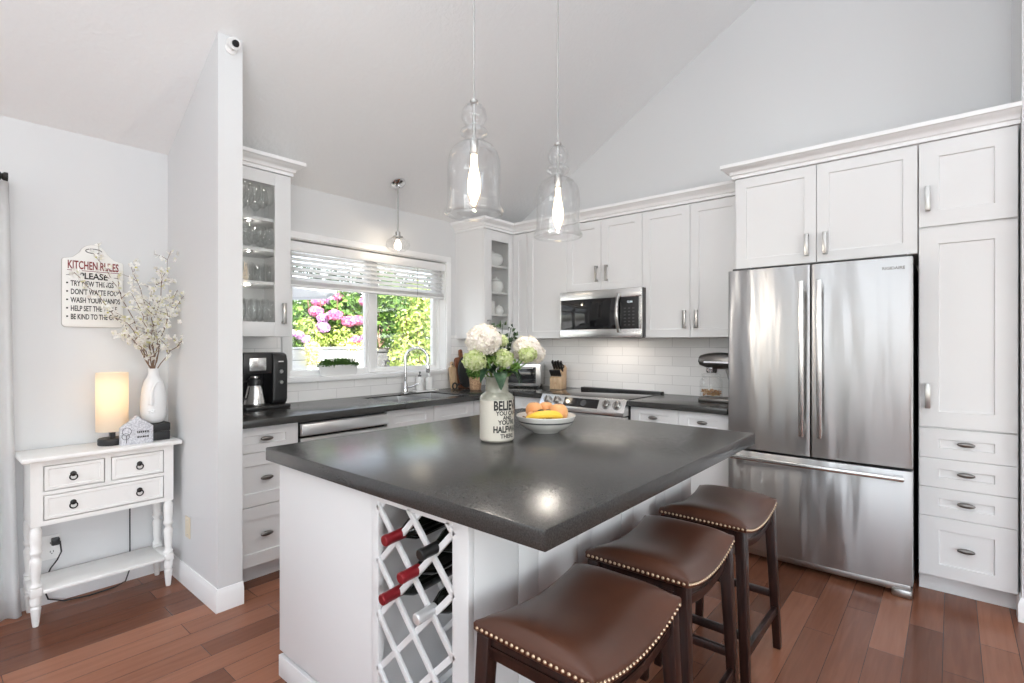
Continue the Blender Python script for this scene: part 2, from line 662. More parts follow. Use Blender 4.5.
def solo(name, bm, material, label, cat, loc=(0, 0, 0), rz=0.0, group=None, kind=None, sharp=38):
    o = link(name, to_mesh(name, bm, material, sharp))
    o.location = loc
    o.rotation_euler = (0, 0, rz)
    return tag(o, label, cat, group, kind)


def struct(name, bm, material, parent=None, sharp=38):
    o = link(name, to_mesh(name, bm, material, sharp), parent)
    if parent is None:
        o['kind'] = 'structure'
    return o


def copy_tree(o, label=None, group=None):
    r = o.copy()
    C.objects.link(r)
    for ch in o.children:
        c = ch.copy()
        C.objects.link(c)
        c.parent = r
        for g in ch.children:
            d = g.copy()
            C.objects.link(d)
            d.parent = c
    if label:
        r['label'] = label
    if group:
        r['group'] = group
    return r


FACE_X = Matrix(((0, 0, 1, 0), (1, 0, 0, 0), (0, 1, 0, 0), (0, 0, 0, 1)))    # lettering that faces +x
FACE_NY = Matrix(((1, 0, 0, 0), (0, 0, -1, 0), (0, 1, 0, 0), (0, 0, 0, 1)))  # lettering that faces -y


def letters(text, size, align='CENTER', sx=1.0, weight=0.0, extrude=0.0006):
    cu = bpy.data.curves.new('lettering', 'FONT')
    cu.body = text
    cu.size = size
    cu.align_x = align
    cu.offset = weight
    cu.extrude = extrude
    cu.resolution_u = 3
    o = bpy.data.objects.new('lettering', cu)
    me = bpy.data.meshes.new_from_object(o)
    bpy.data.objects.remove(o)
    bm = bmesh.new()
    bm.from_mesh(me)
    bpy.data.meshes.remove(me)
    bm.transform(Matrix.Diagonal((sx, 1, 1, 1)))
    return bm


def panel(bm, x0, x1, z0, z1, yf, t=0.02, fw=0.06, rec=0.009, hole=False, fz=None):
    """shaker front facing -y, with a recessed field or an opening"""
    fz = fw if fz is None else fz

    def q(a, y, c=None):
        c = a if c is None else c
        return [bm.verts.new(p) for p in ((x0 + a, y, z0 + c), (x1 - a, y, z0 + c), (x1 - a, y, z1 - c), (x0 + a, y, z1 - c))]
    e = 0.0015
    o0 = q(0, yf + e)
    o1 = q(e, yf)
    i0 = q(fw, yf, fz)
    bk = q(0, yf + t)
    seq = [(bk, o0), (o0, o1), (o1, i0)]
    if hole:
        ib = q(fw, yf + t, fz)
        seq += [(i0, ib), (ib, bk)]
    else:
        i1 = q(fw + 0.003, yf + rec, fz + 0.003)
        seq += [(i0, i1)]
        bm.faces.new(i1)
        bm.faces.new(bk[::-1])
    for a, b in seq:
        for i in range(4):
            j = (i + 1) % 4
            bm.faces.new((a[i], a[j], b[j], b[i]))


def crown(bm, path, z0, prof):
    """moulding swept along a plan path, its face to the right of the path"""
    P = [Vector((p[0], p[1])) for p in path]
    rows = []
    for (o, h) in prof:
        row = []
        for i, p in enumerate(P):
            ns = []
            if i > 0:
                d = (p - P[i - 1]).normalized()
                ns.append(Vector((d.y, -d.x)))
            if i < len(P) - 1:
                d = (P[i + 1] - p).normalized()
                ns.append(Vector((d.y, -d.x)))
            if len(ns) == 1:
                off = ns[0] * o
            else:
                s = ns[0] + ns[1]
                off = s * (o / (1 + ns[0].dot(ns[1])))
            row.append(bm.verts.new((p.x + off.x, p.y + off.y, z0 + h)))
        rows.append(row)
    n = len(rows)
    for k in range(n):
        a, b = rows[k], rows[(k + 1) % n]
        for i in range(len(P) - 1):
            bm.faces.new((a[i], a[i + 1], b[i + 1], b[i]))
    bm.faces.new([r[0] for r in rows])
    bm.faces.new([r[-1] for r in rows][::-1])


CROWN = [(-0.02, 0.0), (0.010, 0.0), (0.010, 0.020), (0.019, 0.024), (0.022, 0.036), (0.032, 0.048), (0.052, 0.058), (0.056, 0.064), (0.066, 0.066), (0.066, 0.088), (-0.02, 0.088)]


def bar_handle(name, parent, x, z, yf, length=0.13, horizontal=False):
    """flat arched pull on two posts"""
    bm = nb()
    h = length / 2
    w = 0.011
    d = 0.030
    if horizontal:
        box(bm, x - h, yf - d, z - w, x + h, yf - d + 0.008, z + w, 0.002)
        for s in (-1, 1):
            box(bm, x + s * (h - 0.008) - 0.008, yf - d + 0.004, z - w, x + s * (h - 0.008) + 0.008, yf - 0.0002, z + w, 0.001)
    else:
        box(bm, x - w, yf - d, z - h, x + w, yf - d + 0.008, z + h, 0.002)
        for s in (-1, 1):
            box(bm, x - w, yf - d + 0.004, z + s * (h - 0.008) - 0.008, x + w, yf - 0.0002, z + s * (h - 0.008) + 0.008, 0.001)
    return part(name, bm, M['nickel'], parent)


def oval_knob(parent, x, z, yf):
    bm = nb()
    ball(bm, (x, yf - 0.022, z), 0.036, 20, 10, (1, 0.30, 0.36))
    lathe(bm, [(0.008, 0), (0.007, 0.010), (0.009, 0.016)], seg=12, mtx=Matrix.Translation((x, yf - 0.0003, z)) @ Matrix.Rotation(R(90), 4, 'X'))
    return part('knob', bm, M['pewter'], parent)


# ------------------------------------------------------------------ the room
RX, RY = 7.6, -9.0            # far side and rear of the room
E0, SL, RIDGE = 2.446, 0.575, 3.8


def ceil_z(x):
    return E0 + SL * (x if x < RIDGE else 2 * RIDGE - x)


bm = nb()
box(bm, -0.14, RY - 0.14, -0.12, RX + 0.14, 0.14, 0.0)
struct('floor', bm, M['floor'])

bm = nb()
prism(bm, [(-0.2, E0 - 0.2 * SL), (RIDGE, ceil_z(RIDGE)), (RX + 0.2, E0 - 0.2 * SL), (RX + 0.2, E0 - 0.2 * SL + 0.15),
           (RIDGE, ceil_z(RIDGE) + 0.17), (-0.2, E0 - 0.2 * SL + 0.15)], 'y', RY - 0.2, 0.2)
struct('ceiling', bm, M['ceiling'])
bm = nb()
box(bm, RX + 0.15, RY, 2.36, RX + 3.2, 0.2, 2.46)  # added unseen slab that keeps the sun out of the side window
struct('sun_block', bm, M['ceiling'])

# gable wall behind the range and the refrigerator
bm = nb()
prism(bm, [(-0.14, 0), (RX + 0.14, 0), (RX + 0.14, E0), (RX, E0), (RIDGE, ceil_z(RIDGE)), (0, E0), (-0.14, E0)], 'y', 0.0, 0.14)
struct('wall_back', bm, M['wall'])

# wall with the kitchen window and, further along, the patio door
WY0, WY1, WZ0, WZ1 = -2.315, -0.845, 1.05, 2.072
DY0, DY1, DZ1 = -5.85, -4.05, 2.12
bm = nb()
T = -0.14
box(bm, T, DY1, 0, 0, WY0, E0 + 0.02)
box(bm, T, WY0, 0, 0, WY1, WZ0)
box(bm, T, WY0, WZ1, 0, WY1, E0 + 0.02)
box(bm, T, WY1, 0, 0, 0.0, E0 + 0.02)
box(bm, T, DY0, DZ1, 0, DY1, E0 + 0.02)
box(bm, T, RY, 0, 0, DY0, E0 + 0.02)
struct('wall_left', bm, M['wall'])

bm = nb()
t0 = nb()
box(bm, 0, RY - 0.14, 0, 0.3, RY, ceil_z(0.0))
box(bm, 7.3, RY - 0.14, 0, RX, RY, ceil_z(0.0))
box(bm, 0.3, RY - 0.14, 0, 7.3, RY, 0.8)
box(bm, 0.3, RY - 0.14, 2.2, 7.3, RY, 2.8)
prism(bm, [(0, E0 - 0.02), (0.3, E0 - 0.02), (0.3, 2.6), (1.1, 2.8), (2.3, 2.8), (2.3, ceil_z(2.3)), (0.0, ceil_z(0))], 'y', RY - 0.14, RY)
prism(bm, [(RX, E0 - 0.02), (7.3, E0 - 0.02), (7.3, 2.6), (6.5, 2.8), (5.3, 2.8), (5.3, ceil_z(5.3)), (RX, ceil_z(RX))], 'y', RY - 0.14, RY)
prism(bm, [(2.3, 3.8), (5.3, 3.8), (5.3, ceil_z(5.3)), (RIDGE, ceil_z(RIDGE)), (2.3, ceil_z(2.3))], 'y', RY - 0.14, RY)
struct('wall_front', bm, M['wall'])

bm = nb()
box(bm, RX, RY, 0, RX + 0.14, -6.8, E0)
box(bm, RX, -2.4, 0, RX + 0.14, 0, E0)
box(bm, RX, -6.8, 0, RX + 0.14, -2.4, 0.55)
box(bm, RX, -6.8, 2.3, RX + 0.14, -2.4, E0)
struct('wall_right', bm, M['wall'])

# short partition that closes the counter run, with its baseboard
PX, PY0, PY1 = 0.76, -3.045, -2.928
bm = nb()
prism(bm, [(0, 0), (PX, 0), (PX, ceil_z(PX)), (0, ceil_z(0))], 'y', PY0, PY1)
struct('wall_partition', bm, M['wall'])

BASE = [(-0.004, 0), (0.014, 0), (0.014, 0.085), (0.008, 0.10), (0.005, 0.112), (-0.004, 0.112)]
bm = nb()
crown(bm, [(0.0, PY0), (PX, PY0), (PX, PY1 + 0.002)], 0.0, BASE)
struct('baseboard_partition', bm, M['trim'])
bm = nb()
crown(bm, [(0.0, DY1 + 0.06), (0.0, PY0 - 0.014)], 0.0, BASE)
struct('baseboard_left', bm, M['trim'])

# return wall at the end of the pantry
QX = 3.785
bm = nb()
box(bm, QX, -0.575, 0, QX + 0.16, 0, ceil_z(QX))
struct('wall_return', bm, M['wall'])
bm = nb()
crown(bm, [(QX, -0.50), (QX, -0.575), (QX + 0.16, -0.575), (QX + 0.16, 0)], 0.0, BASE)
struct('baseboard_return', bm, M['trim'])

# kitchen window: casing, frame, two sashes, panes, sill
win = link('window_1', None)
win['kind'] = 'structure'
bm = nb()
cw = 0.052
box(bm, 0.0, WY0 - cw, WZ1, 0.018, WY1 + cw, WZ1 + 0.048, 0.003)
box(bm, 0.0, WY0 - cw, 1.09, 0.018, WY0, WZ1, 0.003)
box(bm, 0.0, WY1, 1.09, 0.018, WY1 + cw, WZ1, 0.003)
part('window_casing', bm, M['trim'], win)
bm = nb()
FX0, FX1 = -0.135, -0.075
for a in ((WY0, WZ0, WY1, WZ0 + 0.045), (WY0, WZ1 - 0.04, WY1, WZ1), (WY0, WZ0, WY0 + 0.035, WZ1), (WY1 - 0.042, WZ0, WY1, WZ1), (-1.612, WZ0, -1.55, WZ1)):
    box(bm, FX0, a[0], a[1], FX1, a[2], a[3], 0.003)
# jamb lining
box(bm, FX1, WY0, WZ0 + 0.04, 0.0, WY0 + 0.006, WZ1)
box(bm, FX1, WY1 - 0.006, WZ0 + 0.04, 0.0, WY1, WZ1)
box(bm, FX1, WY0, WZ1 - 0.006, 0.0, WY1, WZ1)
part('window_frame', bm, M['white_pl'], win)
for (a, b_) in ((WY0 + 0.035, -1.60), (-1.56, WY1 - 0.042)):
    bm = nb()
    s = 0.036
    z0, z1 = WZ0 + 0.045, WZ1 - 0.04
    xx0, xx1 = -0.125, -0.085
    box(bm, xx0, a, z0, xx1, b_, z0 + s, 0.003)
    box(bm, xx0, a, z1 - s, xx1, b_, z1, 0.003)
    box(bm, xx0, a, z0 + s, xx1, a + s, z1 - s, 0.003)
    box(bm, xx0, b_ - s, z0 + s, xx1, b_, z1 - s, 0.003)
    sash = part('sash', bm, M['white_pl'], win)
    bm = nb()
    box(bm, -0.107, a + s - 0.004, z0 + s - 0.004, -0.103, b_ - s + 0.004, z1 - s + 0.004)
    part('pane', bm, M['pane'], sash)
bm = nb()
box(bm, FX1, WY0 + 0.0, WZ0, 0.0, WY1, 1.088, 0.0)
box(bm, -0.002, WY0 - 0.06, 1.052, 0.032, WY1 + 0.06, 1.088, 0.004)
part('window_sill', bm, M['trim'], win)

# patio door and rear windows: frames only, they are behind the camera
door = link('door_1', None)
door['kind'] = 'structure'
bm = nb()
for y in (DY0, DY0 + 0.86, DY1 - 0.08):
    box(bm, -0.10, y, 0, -0.02, y + 0.08, DZ1)
box(bm, -0.10, DY0, 0, -0.02, DY1, 0.08)
box(bm, -0.10, DY0, DZ1 - 0.08, -0.02, DY1, DZ1)
part('door_frame', bm, M['trim'], door)
w2 = link('window_2', None)
w2['kind'] = 'structure'
bm = nb()
for x in (0.3, 1.4, 2.6, 3.75, 4.9, 6.1, 7.22):
    box(bm, x, RY + 0.11, 0.8, x + 0.08, RY + 0.17, 2.2)
for z in (0.8, 2.12):
    box(bm, 0.3, RY + 0.11, z, 7.3, RY + 0.17, z + 0.08)
for x in (2.3, 3.75, 5.22):
    box(bm, x, RY + 0.11, 2.8, x + 0.08, RY + 0.17, 3.8)
part('window_frame', bm, M['trim'], w2)
w3 = link('window_3', None)
w3['kind'] = 'structure'
bm = nb()
for y in (-6.8, -5.3, -3.8, -2.48):
    box(bm, RX - 0.17, y, 0.55, RX - 0.11, y + 0.08, 2.3)
for z in (0.55, 2.22):
    box(bm, RX - 0.17, -6.8, z, RX - 0.11, -2.4, z + 0.08)
part('window_frame', bm, M['trim'], w3)

# tiled splashbacks (thin cladding on the two walls)
bm = nb()
box(bm, 0.0, -2.926, 0.90, 0.008, WY0 - 0.061, 1.40)
box(bm, 0.0, WY0 - 0.061, 0.90, 0.008, WY1 + 0.061, 1.051)
box(bm, 0.0, WY1 + 0.061, 0.90, 0.008, 0.0, 1.40)
struct('wall_tiles_left', bm, M['tile_y'])
bm = nb()
box(bm, 0.008, -0.008, 0.86, 2.435, 0.0, 1.40)
struct('wall_tiles_back', bm, M['tile_x'])


# ------------------------------------------------------------------ island
ISL = thing('kitchen_island', 'white board-sided kitchen island with a dark stone top and built-in wine rack', 'kitchen island', (2.0, -2.3, 0))
ox, oy = 2.0, -2.3


def ib(bm, x0, y0, z0, x1, y1, z1, bev=0.0):
    box(bm, x0 - ox, y0 - oy, z0, x1 - ox, y1 - oy, z1, bev)


IX0, IX1, IY0, IY1, IZ = 1.468, 2.55, -3.07, -1.53, 0.862
RX0, RX1 = 2.143, 2.487        # opening of the wine rack
bm = nb()
ib(bm, IX0, IY0, 0.10, 2.107, IY1, IZ, 0.002)              # closed cabinet
ib(bm, 2.107, -2.70, 0.10, IX1 - 0.012, IY1, IZ)            # closed part behind the rack
ib(bm, IX0 + 0.012, IY0 + 0.012, 0.0, 2.10, IY1 - 0.012, 0.10)
ib(bm, 2.09, IY0 + 0.02, 0.0, IX1 - 0.02, IY1 - 0.012, 0.10)
part('body', bm, M['island'], ISL)
bm = nb()
ib(bm, IX0 + 0.004, IY0 - 0.006, 0.0, 2.105, IY0 + 0.012, 0.085, 0.003)
ib(bm, IX0 + 0.004, IY0 + 0.012, 0.0, IX0 + 0.014, IY1, 0.085, 0.003)
part('plinth', bm, M['island'], ISL)
bm = nb()
z0r, z1r = 0.12, 0.835
ib(bm, 2.107, IY0 - 0.002, 0.06, RX0, IY0 + 0.02, IZ, 0.0015)
ib(bm, RX1, IY0 - 0.002, 0.06, IX1, IY0 + 0.02, IZ, 0.0015)
ib(bm, RX0, IY0 - 0.002, z1r, RX1, IY0 + 0.02, IZ)
ib(bm, RX0, IY0 - 0.002, 0.06, RX1, IY0 + 0.02, z0r)
ib(bm, 2.107, IY0 + 0.02, 0.10, 2.119, -2.70, IZ)
ib(bm, RX1 + 0.03, IY0 + 0.02, 0.10, IX1 - 0.012, -2.70, IZ)
ib(bm, 2.119, IY0 + 0.02, 0.10, RX1 + 0.03, -2.70, 0.112)
rack = part('wine_rack', bm, M['island'], ISL)


def lattice(yc, n0):
    p, s = 0.171, 0.171
    for sg in (1, -1):
        for k in range(-4, 10):
            # line: z = zk + sg * (x - RX0)
            zk = n0 + k * p
            pts = []
            xa, xb = RX0 - 0.006, RX1 + 0.006
            za, zb = zk + sg * (xa - RX0), zk + sg * (xb - RX0)
            lo, hi = z0r - 0.004, z1r + 0.004
            if za == zb:
                continue
            ts = [0.0, 1.0]
            for lim in (lo, hi):
                t = (lim - za) / (zb - za)
                ts.append(min(1, max(0, t)))
            ta = max(min((lo - za) / (zb - za), (hi - za) / (zb - za)), 0)
            tb = min(max((lo - za) / (zb - za), (hi - za) / (zb - za)), 1)
            if tb - ta < 0.08:
                continue
            A = (xa + (xb - xa) * ta - ox, yc + (0.0 if sg > 0 else -0.009) - oy, za + (zb - za) * ta)
            B = (xa + (xb - xa) * tb - ox, A[1], za + (zb - za) * tb)
            bm = nb()
            bar(bm, A, B, 0.010, 0.019, 0.0015, up=(0, 1, 0) if False else (-sg * 0.7071, 0, 0.7071))
            part('lattice_slat', bm, M['island'], rack)


lattice(IY0 + 0.012, 0.645)
lattice(-2.80, 0.645)
# board-and-groove cladding on the stool side and on the kitchen end
bm = nb()
ys = [-3.0512, -2.863, -2.763, -2.543, -2.452, -2.236, -2.14, -1.928, -1.835, -1.644, -1.53]
for a, b_ in zip(ys, ys[1:]):
    ib(bm, IX1 - 0.012, a + 0.0012, 0.10, IX1, b_ - 0.0012, IZ, 0.0018)
part('groove_boards', bm, M['island'], ISL)
bm = nb()
ib(bm, 1.42, -3.105, 0.862, 2.83, -1.47, 0.914, 0.004)
part('worktop', bm, M['stone'], ISL, 'dark leathered stone worktop')


# wine bottles, necks towards the room
def wine_bottle(label, x, z, ytip, foil, white_tip=False):
    t = thing('wine_bottle', label, 'wine bottle', (x, ytip, z), 0, 'bottles in the island wine rack')
    mt = Matrix.Rotation(R(-90 + 4.5), 4, 'X')     # local z -> +y, base a little higher
    bm = nb()
    lathe(bm, [(0.0, 0.30), (0.030, 0.30), (0.037, 0.293), (0.037, 0.125), (0.034, 0.108), (0.024, 0.088), (0.0164, 0.070), (0.0155, 0.02), (0.0, 0.02)], seg=28, mtx=mt)
    part('bottle_glass', bm, M['wine_glass'], t)
    bm = nb()
    lathe(bm, [(0.0, 0.0), (0.0140, 0.0), (0.0165, 0.002), (0.0172, 0.008), (0.0172, 0.014), (0.0164, 0.017), (0.0168, 0.062), (0.0172, 0.070)], seg=28, cap1=False, mtx=mt)
    part('foil_capsule', bm, M[foil], t, {'foil_red': 'dark red foil capsule', 'foil_black': 'black foil capsule', 'foil_silver': 'silver foil capsule'}[foil])
    return t


WZD = -0.056
wine_bottle('red-capped wine bottle highest in the island wine rack', 2.243, 0.802 + WZD, -3.122, 'foil_red')
wine_bottle('black-capped wine bottle in the top row of the island wine rack', 2.408, 0.804 + WZD, -3.122, 'foil_black')
wine_bottle('red-capped wine bottle in the middle of the lattice, below the black-capped one', 2.320, 0.713 + WZD, -3.122, 'foil_red')
wine_bottle('red-capped wine bottle lowest of the three red ones, at left of the lattice', 2.2305, 0.622 + WZD, -3.122, 'foil_red')
wine_bottle('wine bottle with a silver white cap in the island wine rack', 2.392, 0.620 + WZD, -3.122, 'foil_silver')


# ------------------------------------------------------------------ saddle stools
SEAT_W, SEAT_D = 0.44, 0.335     # along y, along x


def saddle(y):
    return 0.605 + 0.038 * (abs(y) / (SEAT_W / 2)) ** 2


def make_stool():
    t = thing('bar_stool', '', 'bar stool', (0, 0, 0), 0, 'saddle stools along the island')
    # padded leather top: a grid, pillow edges, dipping in the middle
    bm = nb()
    nx, ny = 22, 30
    hx, hy = SEAT_D / 2, SEAT_W / 2
    grid = []
    for i in range(nx + 1):
        row = []
        for j in range(ny + 1):
            u, v_ = -1 + 2 * i / nx, -1 + 2 * j / ny
            x, y = u * hx, v_ * hy
            m_ = max(abs(u), abs(v_))
            puff = 0.046 * (1 - abs(u) ** 3.2) ** 0.6 * (1 - abs(v_) ** 5) ** 0.55
            row.append(bm.verts.new((x, y, saddle(y) + 0.010 + puff)))
        grid.append(row)
    for i in range(nx):
        for j in range(ny):
            bm.faces.new((grid[i][j], grid[i + 1][j], grid[i + 1][j + 1], grid[i][j + 1]))
    edge = [grid[i][0] for i in range(nx)] + [grid[nx][j] for j in range(ny)] + [grid[i][ny] for i in range(nx, 0, -1)] + [grid[0][j] for j in range(ny, 0, -1)]
    prev = edge
    for (g, dz) in ((0.004, -0.006), (0.004, -0.022), (0.0, -0.028)):
        ring = [bm.verts.new((v_.co.x + math.copysign(g, v_.co.x) * (abs(abs(v_.co.x) - hx) < 1e-4), v_.co.y + math.copysign(g, v_.co.y) * (abs(abs(v_.co.y) - hy) < 1e-4), saddle(v_.co.y) + 0.010 + dz)) for v_ in edge]
        for a in range(len(edge)):
            b_ = (a + 1) % len(edge)
            bm.faces.new((prev[a], ring[a], ring[b_], prev[b_]))
        prev = ring
    bm.faces.new(prev)
    part('seat', bm, M['leather'], t, 'padded brown leather seat', sharp=60)
    # nailheads round the edge of the seat
    nbm = nb()
    ball(nbm, (0, 0, 0), 0.0052, 10, 6)
    nail_mesh = to_mesh('nailhead', nbm, M['brass'], 80)
    step = 0.0166
    pos = []
    k = int(SEAT_D / step)
    for i in range(k + 1):
        x = -hx + SEAT_D * (i + 0.5) / (k + 1)
        for s in (-1, 1):
            pos.append((x, s * (hy + 0.0035), saddle(hy) - 0.006))
    k = int(SEAT_W / step)
    for i in range(k + 1):
        y = -hy + SEAT_W * (i + 0.5) / (k + 1)
        for s in (-1, 1):
            pos.append((s * (hx + 0.0035), y, saddle(y) - 0.006))
    for p in pos:
        o = link('nailhead', nail_mesh, t)
        o.location = p
    # curved wooden rails under the seat
    for s in (-1, 1):
        bm = nb()
        n = 16
        yy = [-hy + 0.012 + (SEAT_W - 0.024) * i / n for i in range(n + 1)]
        poly = [(y, saddle(y) - 0.017) for y in yy] + [(y, saddle(y) - 0.072) for y in reversed(yy)]
        prism(bm, poly, 'x', s * (hx - 0.010), s * (hx - 0.030), 0.002)
        poly = [(y, saddle(y) - 0.038) for y in yy] + [(y, saddle(y) - 0.046) for y in reversed(yy)]
        prism(bm, poly, 'x', s * (hx - 0.012), s * (hx - 0.006))
        part('seat_rail', bm, M['darkwood'], t)
        bm = nb()
        box(bm, -hx + 0.012, s * (hy - 0.010), saddle(hy) - 0.075, hx - 0.012, s * (hy - 0.028), saddle(hy) - 0.019, 0.002)
        box(bm, -hx + 0.014, s * (hy - 0.006), saddle(hy) - 0.05, hx - 0.014, s * (hy - 0.012), saddle(hy) - 0.042)
        part('end_rail', bm, M['darkwood'], t)
    top = saddle(hy) - 0.021

    def leg_at(sx_, sy_, z):
        f = 1 - z / top
        return Vector((sx_ * (hx - 0.021 + 0.026 * f), sy_ * (hy - 0.021 + 0.026 * f), z))
    for sx_ in (-1, 1):
        for sy_ in (-1, 1):
            bm = nb()
            bar(bm, leg_at(sx_, sy_, top), leg_at(sx_, sy_, 0.0), 0.040, 0.040, 0.003, up=(0, 1, 0), w1=0.030, h1=0.030)
            part('leg', bm, M['darkwood'], t)
    for s in (-1, 1):
        bm = nb()
        bar(bm, leg_at(s, -1, 0.17), leg_at(s, 1, 0.17), 0.020, 0.034, 0.002)
        part('stretcher', bm, M['darkwood'], t)
        bm = nb()
        bar(bm, leg_at(-1, s, 0.235), leg_at(1, s, 0.235), 0.018, 0.030, 0.002)
        part('stretcher', bm, M['darkwood'], t)
    return t


stool = make_stool()
stool.location = (2.803, -2.910, 0)
stool['label'] = 'brown leather saddle stool nearest the camera, at the corner of the island'
for (x, y, rz, lab) in ((2.775, -2.36, 0.02, 'brown leather saddle stool in the middle of the row of three'),
                        (2.775, -1.79, 0.0, 'brown leather saddle stool farthest along the island, in front of the refrigerator')):
    s = copy_tree(stool, lab)
    s.location = (x, y, 0)
    s.rotation_euler = (0, 0, rz)


# ------------------------------------------------------------------ cabinets
# builders work in a frame whose x runs along the wall and whose front faces -y
def base_cabinet(label, loc, rz, w, fronts, depth=0.60, top=0.872, group=None):
    t = thing('base_cabinet', label, 'cabinet', loc, rz, group)
    bm = nb()
    box(bm, 0.0005, -depth + 0.021, 0.095, w - 0.0005, -0.012, top)
    box(bm, 0.0005, -depth + 0.075, 0.0, w - 0.0005, -0.012, 0.095)
    part('carcass', bm, M['cab'], t)
    for f in fronts:
        kind, x0, x1, z0, z1 = f[:5]
        bm = nb()
        panel(bm, x0 + 0.0016, x1 - 0.0016, z0 + 0.0016, z1 - 0.0016, -depth, 0.02, 0.07, fz=0.045 if f[4] - f[3] < 0.2 else 0.07)
        p = part(kind, bm, M['cab'], t)
        hd = f[5] if len(f) > 5 else None
        if hd == 'knob':
            oval_knob(p, (x0 + x1) / 2, (z0 + z1) / 2 + 0.004, -depth + 0.009)
        elif hd == 'bar_left':
            bar_handle('handle', p, x0 + 0.03, z1 - 0.10, -depth)
        elif hd == 'bar_right':
            bar_handle('handle', p, x1 - 0.03, z1 - 0.10, -depth)
    return t


def wall_cabinet(label, loc, rz, w, z0, z1, doors, depth=0.31, group=None, name='wall_cabinet'):
    t = thing(name, label, 'cabinet', loc, rz, group)
    bm = nb()
    box(bm, 0.0005, -depth, z0 + 0.0005, w - 0.0005, -0.001, z1)
    part('carcass', bm, M['cab'], t)
    for d in doors:
        x0, x1, a, b_, hx, hz = d
        bm = nb()
        panel(bm, x0 + 0.0016, x1 - 0.0016, a + 0.0016, b_ - 0.0016, -depth - 0.021, 0.02, 0.062)
        p = part('door', bm, M['cab'], t)
        if hx is not None:
            bar_handle('handle', p, hx, hz, -depth - 0.021)
    return t


QL = R(90)      # runs on the window wall: local x -> +y, front faces +x
GB = 'base cabinets'
# window wall, from the partition to the corner
base_cabinet('white base cabinet with three drawers under the coffee maker', (0, -2.925, 0), QL, 0.375,
             [('drawer', 0.0, 0.375, 0.727, 0.868, 'knob'), ('drawer', 0.0, 0.375, 0.430, 0.727, 'knob'), ('drawer', 0.0, 0.375, 0.100, 0.430, 'knob')], group=GB)
base_cabinet('white sink base cabinet with false drawer fronts', (0, -1.925, 0), QL, 0.84,
             [('drawer', 0.0, 0.42, 0.727, 0.868), ('drawer', 0.42, 0.84, 0.727, 0.868),
              ('door', 0.0, 0.42, 0.100, 0.727, 'bar_right'), ('door', 0.42, 0.84, 0.100, 0.727, 'bar_left')], top=0.70, group=GB)
base_cabinet('white corner base cabinet between the sink cabinet and the corner', (0, -1.08, 0), QL, 0.455,
             [('drawer', 0.0, 0.455, 0.727, 0.868), ('door', 0.0, 0.455, 0.100, 0.727)], group=GB)
# back wall
base_cabinet('narrow white base cabinet between the corner and the range', (0.606, 0, 0), 0, 0.355,
             [('drawer', 0.02, 0.355, 0.727, 0.868), ('door', 0.02, 0.355, 0.100, 0.727)], group=GB)
base_cabinet('white base cabinet between the range and the refrigerator with two drawers over doors', (1.735, 0, 0), 0, 0.70,
             [('drawer', 0.0, 0.36, 0.727, 0.868, 'knob'), ('drawer', 0.36, 0.70, 0.727, 0.868, 'knob'),
              ('door', 0.0, 0.36, 0.100, 0.727), ('door', 0.36, 0.70, 0.100, 0.727)], group=GB)

# worktops
bm = nb()
zt0, zt1 = 0.873, 0.914
SX0, SX1, SY0, SY1 = 0.125, 0.545, -1.80, -1.13
box(bm, 0.009, -2.926, zt0, 0.645, SY0, zt1, 0.003)
box(bm, 0.009, SY0, zt0, SX0, SY1, zt1)
box(bm, SX1, SY0, zt0, 0.645, SY1, zt1)
box(bm, 0.009, SY1, zt0, 0.645, -0.009, zt1, 0.003)
box(bm, 0.64, -0.645, zt0, 0.958, -0.009, zt1, 0.003)
solo('worktop', bm, M['stone'], 'dark stone worktop round the sink and the corner, with the coffee maker on it', 'worktop')
bm = nb()
box(bm, 1.735, -0.645, zt0, 2.437, -0.009, zt1, 0.003)
solo('worktop', bm, M['stone'], 'short dark stone worktop between the range and the refrigerator', 'worktop')

# undermount double sink
bm = nb()
ym = (SY0 + SY1) / 2
for (a, b_) in ((SY0 + 0.004, ym - 0.012), (ym + 0.012, SY1 - 0.004)):
    x0, x1, zb = SX0 + 0.004, SX1 - 0.004, 0.72
    box(bm, x0, a, zb, x1, b_, zb + 0.004)
    box(bm, x0, a, zb, x0 + 0.004, b_, 0.905)
    box(bm, x1 - 0.004, a, zb, x1, b_, 0.905)
    box(bm, x0, a, zb, x1, a + 0.004, 0.905)
    box(bm, x0, b_ - 0.004, zb, x1, b_, 0.905)
    lathe(bm, [(0.045, 0.0), (0.045, 0.003), (0.03, 0.004), (0.0, 0.001)], ((x0 + x1) / 2, (a + b_) / 2, zb + 0.004), 24)
box(bm, SX0 + 0.004, ym - 0.013, 0.80, SX1 - 0.004, ym + 0.013, 0.893, 0.004)
solo('sink', bm, M['sink'], 'stainless steel double-bowl sink set into the dark worktop', 'sink')

# dishwasher
t = thing('dishwasher', 'stainless steel dishwasher between the drawers and the sink cabinet', 'dishwasher', (0, -2.545, 0), QL)
bm = nb()
box(bm, 0.004, -0.585, 0.10, 0.611, -0.015, 0.868)
part('body', bm, M['black'], t)
bm = nb()
box(bm, 0.004, -0.615, 0.11, 0.611, -0.587, 0.768, 0.004)
part('door', bm, M['sink'], t)
bm = nb()
box(bm, 0.004, -0.612, 0.780, 0.611, -0.587, 0.856, 0.004)
prism(bm, [(-0.613, 0.786), (-0.640, 0.790), (-0.630, 0.852), (-0.613, 0.852)], 'x', 0.004, 0.611, 0.002)
part('handle', bm, M['sink'], t, 'wide pale metal handle bar')
bm = nb()
box(bm, 0.01, -0.54, 0.0, 0.605, -0.52, 0.10)
part('kickplate', bm, M['cab'], t)

